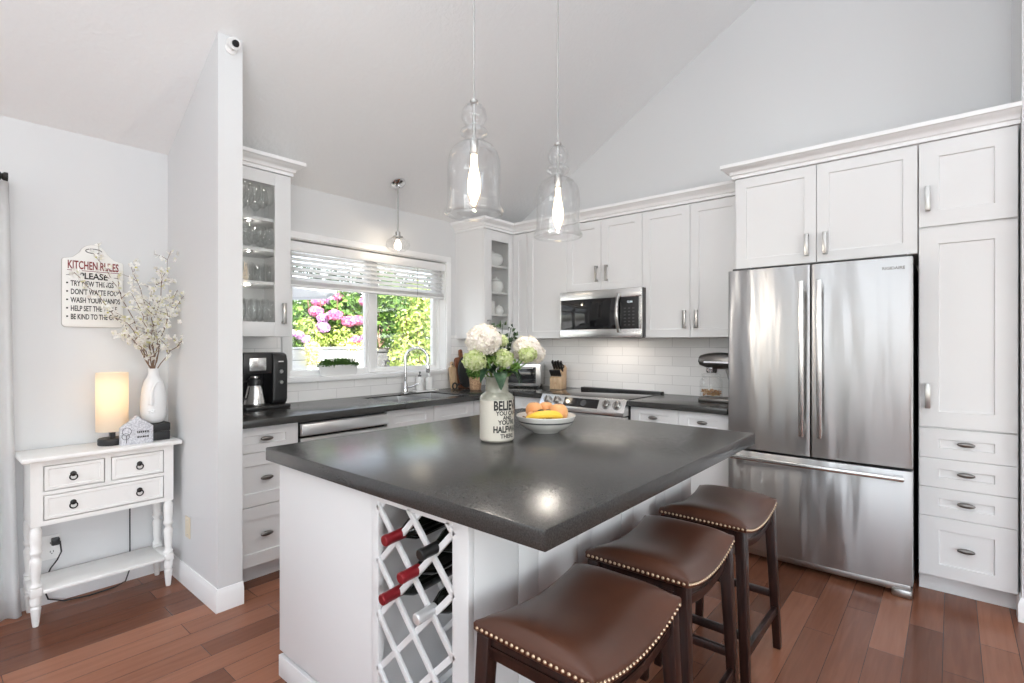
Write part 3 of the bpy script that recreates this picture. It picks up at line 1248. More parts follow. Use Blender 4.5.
# wall cabinets on the back wall
UZ0, UZ1 = 1.372, 2.355
GW = 'wall cabinets over the back worktop'
CROWN_TOP = UZ1
bm = nb()
wall_cabinet('white single-door wall cabinet in the corner, left of the microwave', (0.374, 0, 0), 0, 0.606, UZ0, UZ1, [(0.0, 0.168, UZ0, UZ1 - 0.004, None, None), (0.17, 0.606, UZ0, UZ1 - 0.004, None, None)], group=GW)
wall_cabinet('white two-door wall cabinet above the microwave', (0.980, 0, 0), 0, 0.714, 1.768, UZ1,
             [(0.0, 0.347, 1.768, UZ1 - 0.004, 0.308, 1.905), (0.347, 0.714, 1.768, UZ1 - 0.004, 0.402, 1.905)], group=GW)
wall_cabinet('tall white two-door wall cabinet between the microwave and the refrigerator', (1.694, 0, 0), 0, 0.742, UZ0, UZ1,
             [(0.0, 0.379, UZ0, UZ1 - 0.004, 0.340, 1.508), (0.379, 0.742, UZ0, UZ1 - 0.004, 0.428, 1.508)], group=GW)


def glass_cabinet(label, loc, rz, w, z0, z1, depth, gx0, gx1, gz0, gz1, shelves, hx, hz, filler=False):
    """hollow cabinet with shelves behind a framed glass door"""
    t = thing('glass_front_cabinet', label, 'cabinet', loc, rz)
    bm = nb()
    th = 0.018
    box(bm, 0.0005, -depth, z0, th, -0.001, z1)
    box(bm, w - th, -depth, z0, w - 0.0005, -0.001, z1)
    box(bm, th, -depth, z0, w - th, -0.001, z0 + th)
    box(bm, th, -depth, z1 - th, w - th, -0.001, z1)
    box(bm, th, -0.012, z0 + th, w - th, -0.001, z1 - th)
    if filler:
        box(bm, w + 0.0005, -depth - 0.020, z0, w + 0.023, -depth + 0.03, z1)
    part('carcass', bm, M['cab'], t)
    for z in shelves:
        bm = nb()
        box(bm, th + 0.0005, -depth + 0.015, z - 0.018, w - th - 0.0005, -0.0125, z)
        part('shelf', bm, M['cab'], t)
    bm = nb()
    yf = -depth - 0.021
    x0, x1, a, b_ = 0.002, w - 0.002, z0 + 0.002, z1 - 0.004
    box(bm, x0, yf, a, gx0, yf + 0.02, b_, 0.0012)
    box(bm, gx1, yf, a, x1, yf + 0.02, b_, 0.0012)
    box(bm, gx0, yf, a, gx1, yf + 0.02, gz0, 0.0012)
    box(bm, gx0, yf, gz1, gx1, yf + 0.02, b_, 0.0012)
    d = part('door', bm, M['cab'], t)
    bm = nb()
    box(bm, gx0 - 0.004, yf + 0.009, gz0 - 0.004, gx1 + 0.004, yf + 0.012, gz1 + 0.004)
    part('pane', bm, M['pane'], d)
    bar_handle('handle', d, hx, hz, yf)
    return t


LZ0, LZ1 = 1.372, 2.385
LSH = [2.104, 1.917, 1.712]
LCAB = glass_cabinet('white glass-front cabinet full of glasses, left of the window', (0, -2.926, 0), QL, 0.455, LZ0, LZ1, 0.33,
              0.075, 0.354, 1.462, 2.305, LSH, 0.405, 1.518)
for z in (LSH[2], LSH[1], LSH[0], LZ1):  # added discs and fill lamps that brighten the dark cabinet interior
    bm = nb()
    zz = z - 0.0182
    lathe(bm, [(0.026, 0.0), (0.026, -0.006), (0.020, -0.008), (0.0, -0.008)], (0.235, -0.255, zz), 24)
    part('cabinet_fill_disc', bm, M['nickel'], LCAB)
    d = bpy.data.lights.new('cabinet_fill', 'POINT')
    d.energy = 0.28
    d.color = (1.0, 0.95, 0.88)
    d.shadow_soft_size = 0.01
    o = link('cabinet_fill', d, LCAB)
    o.location = (0.235, -0.255, zz - 0.022)
CSH = [2.046, 1.803, 1.598]
glass_cabinet('white glass-front corner cabinet holding white crockery, right of the window', (0, -0.722, 0), QL, 0.39, UZ0, UZ1, 0.352,
              0.094, 0.330, 1.455, 2.262, CSH, 0.045, 1.475, filler=True)

# tall bank: over the refrigerator, pantry
TZ1 = 2.405
TD = 0.50
wall_cabinet('deep white two-door cabinet above the refrigerator', (2.440, 0, 0), 0, 0.950, 1.815, TZ1,
             [(0.012, 0.474, 1.815, TZ1 - 0.004, 0.424, 1.925), (0.474, 0.950, 1.815, TZ1 - 0.004, 0.520, 1.925)], depth=TD)
pt = thing('pantry_cabinet', 'tall white pantry cabinet with four drawers, right of the refrigerator', 'cabinet', (3.392, 0, 0))
pw = 0.386
bm = nb()
box(bm, 0.001, -TD, 0.095, pw, -0.001, TZ1)
box(bm, 0.001, -TD + 0.06, 0.0, pw, -0.001, 0.095)
part('carcass', bm, M['cab'], pt)
for (nm, z0, z1) in (('door', 1.953, TZ1 - 0.004), ('door', 0.892, 1.940), ('drawer', 0.728, 0.884), ('drawer', 0.574, 0.726), ('drawer', 0.420, 0.572), ('drawer', 0.105, 0.418)):
    bm = nb()
    panel(bm, 0.003, pw - 0.003, z0, z1, -TD - 0.021, 0.02, 0.082, fz=0.082 if nm == 'door' else (0.054 if z1 - z0 < 0.2 else 0.066))
    p = part(nm, bm, M['cab'], pt)
    if nm == 'drawer':
        oval_knob(p, pw / 2, (z0 + z1) / 2 + 0.006, -TD - 0.012)
    else:
        hz = 2.10 if z0 > 1.9 else 1.055
        bar_handle('handle', p, 0.040, hz, -TD - 0.021)

# cornices
bm = nb()
crown(bm, [(0.351, -2.926), (0.351, -2.470), (0.055, -2.470)], LZ1, CROWN)
solo('cabinet_cornice', bm, M['trim'], 'white crown moulding on top of the glass cabinet left of the window', 'moulding')
bm = nb()
crown(bm, [(0.0, -0.723), (0.374, -0.723), (0.374, -0.332), (2.425, -0.332)], UZ1, CROWN)
solo('cabinet_cornice', bm, M['trim'], 'white crown moulding running round the corner above the range', 'moulding')
bm = nb()
crown(bm, [(2.440, -0.001), (2.440, -0.522), (3.784, -0.522)], TZ1, CROWN)
solo('cabinet_cornice', bm, M['trim'], 'white crown moulding above the refrigerator and the pantry', 'moulding')

# ------------------------------------------------------------------ refrigerator
t = thing('refrigerator', 'stainless steel french-door refrigerator with a bottom freezer drawer', 'refrigerator', (2.915, 0, 0))
fw_ = 0.461
bm = nb()
box(bm, -fw_ + 0.004, -0.60, 0.03, fw_ - 0.004, -0.03, 1.775, 0.004)
part('body', bm, M['grey_dark'], t, 'dark grey cabinet sides')


def curved_front(x0, x1, z0, z1):
    """a door skin bowed a little across the whole width of the appliance"""
    bm = nb()
    n = 20
    def yy(x):
        return -0.688 + 0.012 * (x / fw_) ** 2
    f = []
    for i in range(n + 1):
        x = x0 + (x1 - x0) * i / n
        f.append((x, yy(x)))
    poly = f + [(x1, -0.605), (x0, -0.605)]
    prism(bm, poly, 'z', z0, z1, 0.004)
    return bm


for (x0, x1, hx) in ((-fw_, -0.003, -0.040), (0.003, fw_, 0.050)):
    d = part('door', curved_front(x0, x1, 0.682, 1.785), M['steel'], t)
    bm = nb()
    box(bm, hx - 0.014, -0.745, 0.80, hx + 0.014, -0.728, 1.690, 0.006)
    for z in (0.84, 1.65):
        box(bm, hx - 0.010, -0.735, z - 0.02, hx + 0.010, -0.686, z + 0.02, 0.003)
    part('handle', bm, M['steel_h'], d)
    if x0 > 0:
        bm = letters('FRIGIDAIRE', 0.021, 'CENTER', 1.0, 0.0006)
        bm.transform(Matrix.Translation((0.376, -0.6812, 1.722)) @ FACE_NY)
        part('lettering', bm, M['pewter'], d)
d = part('freezer_drawer', curved_front(-fw_, fw_, 0.075, 0.668), M['steel'], t)
bm = nb()
box(bm, -fw_ + 0.03, -0.748, 0.622, fw_ - 0.03, -0.728, 0.648, 0.008)
for x in (-fw_ + 0.06, fw_ - 0.06):
    box(bm, x - 0.02, -0.735, 0.627, x + 0.02, -0.674, 0.643, 0.003)
part('handle', bm, M['steel_h'], d)
bm = nb()
box(bm, -fw_ + 0.01, -0.655, 0.030, fw_ - 0.01, -0.60, 0.070, 0.004)
for s in (-1, 1):
    box(bm, s * (fw_ - 0.09), -0.668, 0.0, s * (fw_ - 0.002), -0.60, 0.045, 0.012)
part('base_grille', bm, M['nickel'], t)
bm = nb()
for s in (-1, 1):
    box(bm, s * (fw_ - 0.13), -0.66, 1.776, s * (fw_ - 0.02), -0.55, 1.80, 0.006)
part('hinge_cover', bm, M['grey_dark'], t)

# ------------------------------------------------------------------ microwave over the range
t = thing('microwave', 'stainless steel over-the-range microwave with a black glass door', 'microwave', (0.968, 0, 1.374))
W_, H_ = 0.758, 0.388
bm = nb()
box(bm, 0, -0.385, 0.006, W_, -0.01, H_, 0.003)
part('body', bm, M['grey_dark'], t)
bm = nb()
box(bm, 0.004, -0.355, 0.0, W_ - 0.004, -0.05, 0.0058)
part('underside', bm, M['black'], t)
d = bpy.data.lights.new('cooktop_lamp', 'AREA')
d.shape = 'RECTANGLE'
d.size, d.size_y = 0.45, 0.06
d.energy = 1.1
d.color = (1.0, 0.90, 0.80)
o = link('cooktop_lamp', d, t)
o.location = (W_ / 2, -0.20, -0.004)
o.rotation_euler = (0, 0, 0)
dx = 0.572
bm = nb()
yf = -0.408
box(bm, 0, yf, 0.002, W_, -0.3855, 0.070, 0.004)
box(bm, 0, yf, 0.318, W_, -0.3855, H_ - 0.001, 0.004)
box(bm, 0, yf, 0.069, 0.014, -0.3855, 0.319, 0.003)
box(bm, W_ - 0.022, yf, 0.069, W_, -0.3855, 0.319, 0.003)
part('front_frame', bm, M['steel_h'], t)
bm = nb()
box(bm, 0.0145, yf + 0.003, 0.0705, dx, -0.386, 0.3175, 0.002)
d = part('door', bm, M['black_glass'], t)
bm = nb()
n = 14
pts = [(dx - 0.004, yf - 0.008 - 0.034 * math.sin(PI * i / n), 0.045 + 0.30 * i / n) for i in range(n + 1)]
tube(bm, pts, 0.014, 12)
part('handle', bm, M['nickel'], d)
bm = nb()
box(bm, dx + 0.004, yf + 0.004, 0.0705, W_ - 0.0225, -0.386, 0.3175, 0.002)
p = part('control_panel', bm, M['black'], t)
bm = nb()
for r in range(6):
    for c in range(3):
        x = dx + 0.045 + c * 0.036
        z = 0.10 + r * 0.026
        box(bm, x - 0.009, yf + 0.0030, z - 0.005, x + 0.009, yf + 0.0042, z + 0.005)
part('keypad', bm, M['grey_dark'], p)
bm = letters('12:00', 0.022, 'CENTER', 1.0, 0.0)
bm.transform(Matrix.Translation((dx + 0.085, yf + 0.0035, 0.272)) @ FACE_NY)
part('display', bm, glow('display_digits', (0.75, 0.85, 0.9), 0.8), p)

# ------------------------------------------------------------------ range
t = thing('range', 'stainless steel slide-in range with a black glass cooktop', 'range', (0.962, 0, 0))
W_ = 0.770
bm = nb()
box(bm, 0.002, -0.615, 0.03, W_ - 0.002, -0.02, 0.908)
part('body', bm, M['black'], t)
bm = nb()
box(bm, 0.0, -0.625, 0.909, W_, -0.075, 0.919, 0.002)
part('cooktop', bm, M['black_glass'], t)
bm = nb()
box(bm, 0.0, -0.074, 0.909, W_, -0.012, 0.932, 0.004)
part('vent_trim', bm, M['black'], t)
# sloping control fascia
bm = nb()
prism(bm, [(-0.618, 0.918), (-0.648, 0.916), (-0.700, 0.828), (-0.700, 0.800), (-0.618, 0.800)], 'x', 0.0, W_, 0.003)
p = part('control_panel', bm, M['steel_h'], t)
slope = math.atan2(0.088, 0.052)
nrm = Vector((0, -0.088, 0.052)).normalized()
up_ = Vector((0, 0.052, 0.088)).normalized()
mid = Vector((0, -0.674, 0.872))


def on_fascia(x, off=0.0):
    return Matrix.Translation(mid + nrm * off + Vector((x, 0, 0))) @ Matrix(((1, 0, 0, 0), (0, up_.y, nrm.y, 0), (0, up_.z, nrm.z, 0), (0, 0, 0, 1)))


bm = nb()
box(bm, 0.232, -0.038, -0.002, 0.545, 0.036, 0.0012, mtx=on_fascia(0, 0))
part('display', bm, M['black_glass'], p)
bm = nb()
lathe(bm, [(0.026, 0), (0.026, 0.003), (0.0, 0.003)], seg=24, mtx=on_fascia(0.415, 0.0012))
part('dial', bm, M['grey_dark'], p)
for x in (0.075, 0.165, 0.615, 0.705):
    bm = nb()
    lathe(bm, [(0.034, 0), (0.034, 0.006), (0.028, 0.008), (0.026, 0.026), (0.022, 0.030), (0.0, 0.030)], seg=24, mtx=on_fascia(x, 0.0))
    k_ = part('knob', bm, M['nickel'], p)
    bm = nb()
    box(bm, -0.005, -0.024, 0.030, 0.005, 0.024, 0.036, 0.002, mtx=on_fascia(x, 0.0))
    lathe(bm, [(0.0345, 0.0062), (0.0295, 0.0064)], seg=24, cap0=False, cap1=False, mtx=on_fascia(x, 0.0005))
    part('grip', bm, M['pewter'], k_)
bm = nb()
box(bm, 0.004, -0.655, 0.215, W_ - 0.004, -0.618, 0.790, 0.004)
d = part('oven_door', bm, M['steel_h'], t)
bm = nb()
box(bm, 0.10, -0.657, 0.32, W_ - 0.10, -0.6545, 0.66, 0.001)
part('oven_window', bm, M['black_glass'], d)
bm = nb()
tube(bm, [(0.06, -0.705, 0.745), (W_ - 0.06, -0.705, 0.745)], 0.013, 12)
for x in (0.08, W_ - 0.08):
    box(bm, x - 0.012, -0.70, 0.735, x + 0.012, -0.652, 0.755, 0.003)
part('handle', bm, M['nickel'], d)
bm = nb()
box(bm, 0.004, -0.650, 0.05, W_ - 0.004, -0.618, 0.205, 0.004)
part('storage_drawer', bm, M['steel_h'], t)
bm = nb()
for x in (0.05, W_ - 0.05):
    for y in (-0.56, -0.08):
        lathe(bm, [(0.02, 0), (0.02, 0.031)], (x, y, 0), 12)
part('foot', bm, M['black'], t)


# ------------------------------------------------------------------ window blind
t = thing('window_blind', 'white slatted blind drawn halfway up in the kitchen window', 'blind', (0, (WY0 + WY1) / 2, 0))
hw = (WY1 - WY0) / 2 - 0.012
bm = nb()
box(bm, -0.068, -hw, 2.000, -0.012, hw, 2.050)
part('headrail', bm, M['trim'], t)
bm = nb()
box(bm, -0.010, -hw - 0.004, 1.985, 0.004, hw + 0.004, 2.053, 0.003)
part('valance', bm, M['trim'], t)
bx = -0.038
slat_bm = nb()
a = R(40)
bar(slat_bm, (0, -hw, 0), (0, hw, 0), 0.050, 0.003, 0.001, up=(math.sin(a), 0, math.cos(a)))
slat_mesh = to_mesh('slat', slat_bm, M['slat'])
for i in range(6):
    o = link('slat', slat_mesh, t)
    o.location = (bx, 0, 1.967 - i * 0.035)
flat_bm = nb()
box(flat_bm, -0.025, -hw, -0.0015, 0.025, hw, 0.0015)
flat_mesh = to_mesh('slat', flat_bm, M['trim'])
for i in range(4):
    o = link('slat', flat_mesh, t)
    o.location = (bx, 0, 1.757 + i * 0.0065)
bm = nb()
box(bm, bx - 0.027, -hw, 1.733, bx + 0.027, hw, 1.752, 0.004)
part('bottom_rail', bm, M['trim'], t)
for y in (-0.55, -0.05, 0.42, 0.62):
    bm = nb()
    for dx_ in (-0.026, 0.026):
        tube(bm, [(bx + dx_, y, 1.74), (bx + dx_, y, 2.0)], 0.0014, 6)
    part('ladder_cord', bm, M['grey_dark'] if y == 0.42 else M['white_pl'], t)
bm = nb()
tube(bm, [(-0.006, 0.655, 2.0), (-0.004, 0.655, 1.5), (-0.004, 0.665, 1.32), (-0.004, 0.655, 1.16)], 0.0014, 6)
lathe(bm, [(0.002, 0.03), (0.006, 0.0), (0.0, 0.0)], (-0.004, 0.655, 1.13), 10)
part('pull_cord', bm, M['white_pl'], t)


# ------------------------------------------------------------------ pendants
def glass_pendant(label, x, y, z0):
    t = thing('pendant_lamp', label, 'pendant lamp', (x, y, z0), 0, 'clear glass pendants over the island')
    S = 0.45
    prof = [(0.108, 0.000), (0.116, 0.006), (0.117, 0.016), (0.110, 0.030), (0.104, 0.044), (0.104, 0.18), (0.102, 0.215), (0.094, 0.245), (0.078, 0.268), (0.056, 0.282), (0.036, 0.289),
            (0.032, 0.300), (0.036, 0.309), (0.052, 0.316), (0.055, 0.325), (0.050, 0.336), (0.032, 0.345), (0.030, 0.352), (0.040, 0.362), (0.049, 0.380), (0.050, 0.396), (0.045, 0.415), (0.033, 0.432), (0.016, 0.443)]
    inner = [(max(r - 0.004, 0.004), z) for r, z in prof]
    bm = nb()
    lathe(bm, prof + inner[::-1], seg=48, cap0=False, cap1=False)
    # close the rim
    part('glass_shade', bm, M['glass'], t, 'clear blown glass shade', sharp=0)
    bm = nb()
    lathe(bm, [(0.012, 0.437), (0.016, 0.440), (0.016, 0.452), (0.006, 0.458)], seg=20)
    lathe(bm, [(0.006, 0.437), (0.006, 0.31), (0.010, 0.305), (0.018, 0.300), (0.018, 0.245), (0.013, 0.238)], seg=20, cap0=False)
    part('socket', bm, M['nickel'], t)
    bm = nb()
    lathe(bm, [(0.012, 0.238), (0.013, 0.20), (0.020, 0.165), (0.026, 0.125), (0.024, 0.090), (0.014, 0.062), (0.006, 0.045), (0.0, 0.040)], seg=24, cap0=True)
    part('bulb', bm, M['bulb'], t)
    top = ceil_z(x) - z0
    bm = nb()
    tube(bm, [(0, 0, 0.455), (0, 0, top - 0.02)], 0.0035, 8)
    part('cord', bm, M['nickel'], t)
    bm = nb()
    lathe(bm, [(0.062, 0.0), (0.060, -0.018), (0.02, -0.032), (0.0, -0.032)], seg=32, mtx=Matrix.Translation((0, 0, top - 0.001)) @ Matrix.Rotation(-math.atan(SL), 4, 'Y'))
    part('ceiling_canopy', bm, M['nickel'], t)
    d = bpy.data.lights.new('pendant_light', 'POINT')
    d.energy = 8
    d.color = (1.0, 0.92, 0.82)
    d.shadow_soft_size = 0.004
    o = link('pendant_light', d, t)
    o.location = (0, 0, 0.032)
    return t


glass_pendant('clear glass pendant lamp nearer the camera, left of the pair over the island', 2.1, -2.596, 1.838)
glass_pendant('clear glass pendant lamp farther from the camera, right of the pair over the island', 2.1, -2.028, 1.836)

gx, gy = 0.235, -1.557
t = thing('pendant_lamp', 'small clear globe pendant lamp on a metal rod over the sink', 'pendant lamp', (gx, gy, 2.04))
bm = nb()
mtx = Matrix.Translation((0, 0, ceil_z(gx) - 2.04 - 0.001)) @ Matrix.Rotation(-math.atan(SL), 4, 'Y')
lathe(bm, [(0.060, 0.0), (0.060, -0.008), (0.052, -0.016), (0.030, -0.022), (0.0, -0.023)], seg=32, mtx=mtx)
ball(bm, (0, 0, -0.028), 0.018, 16, 10, mtx=mtx)
part('ceiling_canopy', bm, M['chrome'], t)
bm = nb()
tube(bm, [(0, 0, 0.16), (0, 0, ceil_z(gx) - 2.04 - 0.03)], 0.0075, 12)
part('rod', bm, M['nickel'], t)
bm = nb()
lathe(bm, [(0.012, 0.165), (0.020, 0.160), (0.020, 0.128), (0.040, 0.126), (0.040, 0.118), (0.016, 0.117), (0.016, 0.100), (0.0, 0.100)], seg=24)
part('socket', bm, M['nickel'], t)
bm = nb()
prof = [(0.030, 0.117)]
for i in range(1, 18):
    a = R(25) + (PI - R(25)) * i / 17
    prof.append((max(0.093 * math.sin(a), 0.0), 0.062 + 0.062 * math.cos(a)))
lathe(bm, prof, seg=40, cap0=False)
part('glass_globe', bm, M['glass'], t, 'clear glass globe', sharp=0)
bm = nb()
lathe(bm, [(0.012, 0.100), (0.014, 0.088), (0.026, 0.066), (0.028, 0.048), (0.020, 0.030), (0.0, 0.022)], seg=20)
part('bulb', bm, M['bulb_small'], t)
d = bpy.data.lights.new('globe_light', 'POINT')
d.energy = 1.6
d.color = (1.0, 0.84, 0.64)
d.shadow_soft_size = 0.004
o = link('globe_light', d, t)
o.location = (0, 0, 0.012)

# ------------------------------------------------------------------ security camera on the partition end
t = thing('security_camera', 'small white security camera with a black lens high on the partition end', 'camera', (PX, -2.985, 2.835))
bm = nb()
lathe(bm, [(0.028, 0), (0.028, 0.006), (0.012, 0.010), (0.008, 0.026)], seg=24, mtx=Matrix.Translation((0.0004, 0, -0.015)) @ Matrix.Rotation(R(90), 4, 'Y'))
part('mount', bm, M['white_pl'], t)
mt = Matrix.Translation((0.036, -0.004, -0.002)) @ Matrix.Rotation(R(18), 4, 'Y') @ Matrix.Rotation(R(8), 4, 'Z') @ Matrix.Rotation(R(90), 4, 'Y')
bm = nb()
lathe(bm, [(0.0, -0.026), (0.018, -0.025), (0.026, -0.014), (0.028, 0.0), (0.028, 0.022)], seg=28, mtx=mt)
part('housing', bm, M['white_pl'], t)
bm = nb()
lathe(bm, [(0.0165, 0.0222), (0.0165, 0.031), (0.0, 0.032)], seg=28, mtx=mt)
part('lens', bm, M['black_glass'], t)

# ------------------------------------------------------------------ curtain and rod by the patio door
t = thing('curtain', 'white curtain hanging at the left edge beside the console table', 'curtain', (0.10, -3.84, 0))
bm = nb()
n = 420
cols = []
for i in range(n + 1):
    f = i / n
    y = 0.155 - 2.22 * f  # unseen length is drawn across the patio door to cut its daylight
    ph = f * 2 * PI * 31
    row = []
    for k in range(13):
        z = 0.014 + 2.092 * k / 12
        w = 0.020 - 0.006 * (k / 12)
        pull = 0.045 * (k / 12) ** 0.6
        row.append(bm.verts.new((w * math.sin(ph) + 0.004 * math.sin(ph * 0.5 + k * 0.4), y - pull * (1 - f) ** 6, z)))
    cols.append(row)
for i in range(n):
    for k in range(12):
        bm.faces.new((cols[i][k], cols[i + 1][k], cols[i + 1][k + 1], cols[i][k + 1]))
geo = bmesh.ops.solidify(bm, geom=bm.faces[:], thickness=0.003)
part('cloth', bm, M['curtain'], t, sharp=0)
for i in range(29):
    bm = nb()
    y = 0.07 - 0.075 * i
    pts = [(0.020 * math.cos(a), y, 2.128 + 0.020 * math.sin(a)) for a in [2 * PI * k / 20 for k in range(21)]]
    tube(bm, pts, 0.0035, 8, cap=False)
    part('ring', bm, M['iron'], t)
t = thing('curtain_rod', 'black curtain rod with a round end cap, ending at the picture\'s left edge', 'curtain rod', (0.10, -4.82, 2.128))
bm = nb()
tube(bm, [(0, -1.05, 0), (0, 1.05, 0)], 0.009, 14)
part('pole', bm, M['iron'], t)
for s in (-1, 1):
    bm = nb()
    lathe(bm, [(0.010, 0), (0.020, 0.004), (0.020, 0.010), (0.013, 0.014), (0.021, 0.024), (0.021, 0.036), (0.0, 0.038)], seg=24,
          mtx=Matrix.Translation((0, s * 1.05, 0)) @ Matrix.Rotation(R(-90 * s), 4, 'X'))
    part('finial', bm, M['iron'], t)
    bm = nb()
    bar(bm, (-0.099, s * 0.97, 0), (0.0, s * 0.97, 0), 0.012, 0.012)
    lathe(bm, [(0.022, 0), (0.022, 0.006)], seg=20, mtx=Matrix.Translation((-0.0995, s * 0.97, 0)) @ Matrix.Rotation(R(90), 4, 'Y'))
    part('bracket', bm, M['iron'], t)

# ------------------------------------------------------------------ console table by the wall
t = thing('console_table', 'distressed white console table with three drawers and a low shelf', 'console table', (0.155, -3.383, 0))
cy = -3.383
HY, XF, XB = 0.290, 0.108, -0.125     # half length of the case, its front and back
bm = nb()
box(bm, XB - 0.012, -HY - 0.034, 0.777, XF + 0.035, HY + 0.034, 0.800, 0.006, 3)
part('top', bm, M['console'], t)
bm = nb()
box(bm, XB, -HY, 0.470, XB + 0.012, HY, 0.7765)
box(bm, XB + 0.012, -HY, 0.470, XF - 0.006, -HY + 0.012, 0.7765)
box(bm, XB + 0.012, HY - 0.012, 0.470, XF - 0.006, HY, 0.7765)
box(bm, XB + 0.012, -HY + 0.012, 0.470, XF - 0.006, HY - 0.012, 0.482)
# face frame
for (a, b_, c, d_) in ((-HY + 0.045, HY - 0.045, 0.470, 0.492), (-HY + 0.045, HY - 0.045, 0.612, 0.630), (-HY + 0.045, HY - 0.045, 0.752, 0.7765), (-HY, -HY + 0.045, 0.470, 0.7765), (HY - 0.045, HY, 0.470, 0.7765), (-0.012, 0.012, 0.630, 0.752)):
    box(bm, XF - 0.006, a, c, XF + 0.0005, b_, d_)
part('case', bm, M['console'], t)


def ring_pull(parent, y, z, x):
    bm = nb()
    lathe(bm, [(0.0125, 0), (0.0125, 0.003), (0.006, 0.006), (0.005, 0.010), (0.0, 0.012)], seg=18, mtx=Matrix.Translation((x + 0.0003, y, z + 0.006)) @ Matrix.Rotation(R(90), 4, 'Y'))
    pts = [(x + 0.009, y + 0.0145 * math.cos(a), z - 0.008 + 0.0145 * math.sin(a)) for a in [2 * PI * k / 24 for k in range(25)]]
    tube(bm, pts, 0.0030, 8, cap=False)
    part('ring_pull', bm, M['iron'], parent)


for (a, b_, c, d_, pulls) in ((-HY + 0.0485, -0.0155, 0.6335, 0.7485, (-0.135,)), (0.0155, HY - 0.0485, 0.6335, 0.7485, (0.135,)), (-HY + 0.0485, HY - 0.0485, 0.4955, 0.6085, (-0.135, 0.135))):
    bm = nb()
    panel(bm, a, b_, c, d_, 0, 0.018, 0.014, 0.004)
    bm.transform(Matrix.Translation((XF + 0.002, 0, 0)) @ Matrix.Rotation(R(90), 4, 'Z'))
    p = part('drawer', bm, M['console'], t)
    for y in pulls:
        ring_pull(p, y, (c + d_) / 2, XF - 0.002)
leg_prof = [(0.0, 0.0), (0.011, 0.0), (0.013, 0.012), (0.019, 0.075), (0.020, 0.085), (0.015, 0.092), (0.015, 0.097), (0.021, 0.103), (0.022, 0.125), (0.020, 0.140)]
leg_up = [(0.020, 0.181), (0.023, 0.190), (0.017, 0.200), (0.016, 0.205), (0.022, 0.30), (0.022, 0.312), (0.016, 0.320), (0.015, 0.328), (0.021, 0.338), (0.0235, 0.345), (0.0235, 0.353), (0.019, 0.360), (0.022, 0.40), (0.0225, 0.45), (0.018, 0.458), (0.018, 0.4695)]
for x in (XB + 0.02, XF - 0.015):
    for s in (-1, 1):
        bm = nb()
        y = s * (HY - 0.020)
        lathe(bm, leg_prof, (x, y, 0), 22)
        box(bm, x - 0.021, y - 0.021, 0.140, x + 0.021, y + 0.021, 0.181, 0.003)
        lathe(bm, leg_up, (x, y, 0), 22)
        part('leg', bm, M['console'], t)
bm = nb()
box(bm, XB - 0.004, -HY - 0.004, 0.150, XB + 0.040, HY + 0.004, 0.168)
bm.free()
bm = nb()
box(bm, XB + 0.0, -HY + 0.043, 0.150, XF + 0.012, HY - 0.043, 0.168, 0.004)
box(bm, XB + 0.043, -HY - 0.003, 0.150, XF - 0.037, -HY + 0.044, 0.168, 0.003)
box(bm, XB + 0.043, HY - 0.044, 0.150, XF - 0.037, HY + 0.003, 0.168, 0.003)
part('shelf', bm, M['console'], t)

# table lamp
t = thing('table_lamp', 'lit table lamp with a tall cream shade and a black base on the console', 'lamp', (0.155, -3.343, 0.8005))
bm = nb()
lathe(bm, [(0.0, 0.0), (0.060, 0.0), (0.062, 0.003), (0.062, 0.030), (0.058, 0.034), (0.0, 0.035)], seg=40)
part('base', bm, M['black'], t)
bm = nb()
box(bm, -0.012, -0.012, 0.034, 0.012, 0.012, 0.16)
part('stem', bm, M['black'], t)
bm = nb()
lathe(bm, [(0.070, 0.072), (0.070, 0.378), (0.068, 0.378), (0.068, 0.072), (0.070, 0.072)], seg=48, cap0=False, cap1=False)
part('lamp_shade', bm, M['shade'], t, 'glowing cream linen shade')
bm = nb()
lathe(bm, [(0.012, 0.16), (0.014, 0.18), (0.026, 0.21), (0.026, 0.23), (0.014, 0.252), (0.0, 0.256)], seg=18)
part('bulb', bm, M['bulb'], t)
for dy in (-1, 1):
    d = bpy.data.lights.new('lamp_light', 'POINT')
    d.energy = 0.3
    d.color = (1.0, 0.88, 0.72)
    d.shadow_soft_size = 0.03
    o = link('lamp_light', d, t)
    o.location = (0.0, dy * 0.001, 0.215 if dy < 0 else 0.30)

# black box, face vase, blossom twigs, house-shaped block
bm = nb()
box(bm, -0.062, -0.062, 0.0, 0.062, 0.062, 0.047, 0.004)
box(bm, -0.060, -0.060, 0.047, 0.060, 0.060, 0.0492)
t = thing('black_box', 'black lidded box under the face vase on the console', 'box', (0.160, -3.158, 0.8005))
part('box_base', bm, M['black'], t)
bm = nb()
box(bm, -0.063, -0.063, 0.0494, 0.063, 0.063, 0.0925, 0.004)
part('lid', bm, M['black'], t)

t = thing('face_vase', 'matt white bottle vase with a modelled face, standing on the black box', 'vase', (0.160, -3.160, 0.8935))
bm = nb()
vp = [(0.0, 0.0), (0.036, 0.0), (0.046, 0.006), (0.055, 0.025), (0.0595, 0.055), (0.061, 0.10), (0.058, 0.15), (0.052, 0.195), (0.042, 0.232), (0.030, 0.252), (0.0255, 0.262), (0.0250, 0.288), (0.028, 0.300), (0.024, 0.300), (0.021, 0.290), (0.021, 0.262)]
lathe(bm, vp, seg=40, cap1=False)
part('body', bm, M['face_ceramic'], t)
# face: a brow running into a nose, eyelids and lips, in relief on the side that looks into the room
FA = math.atan2(-0.88, 3.37) - 0.08


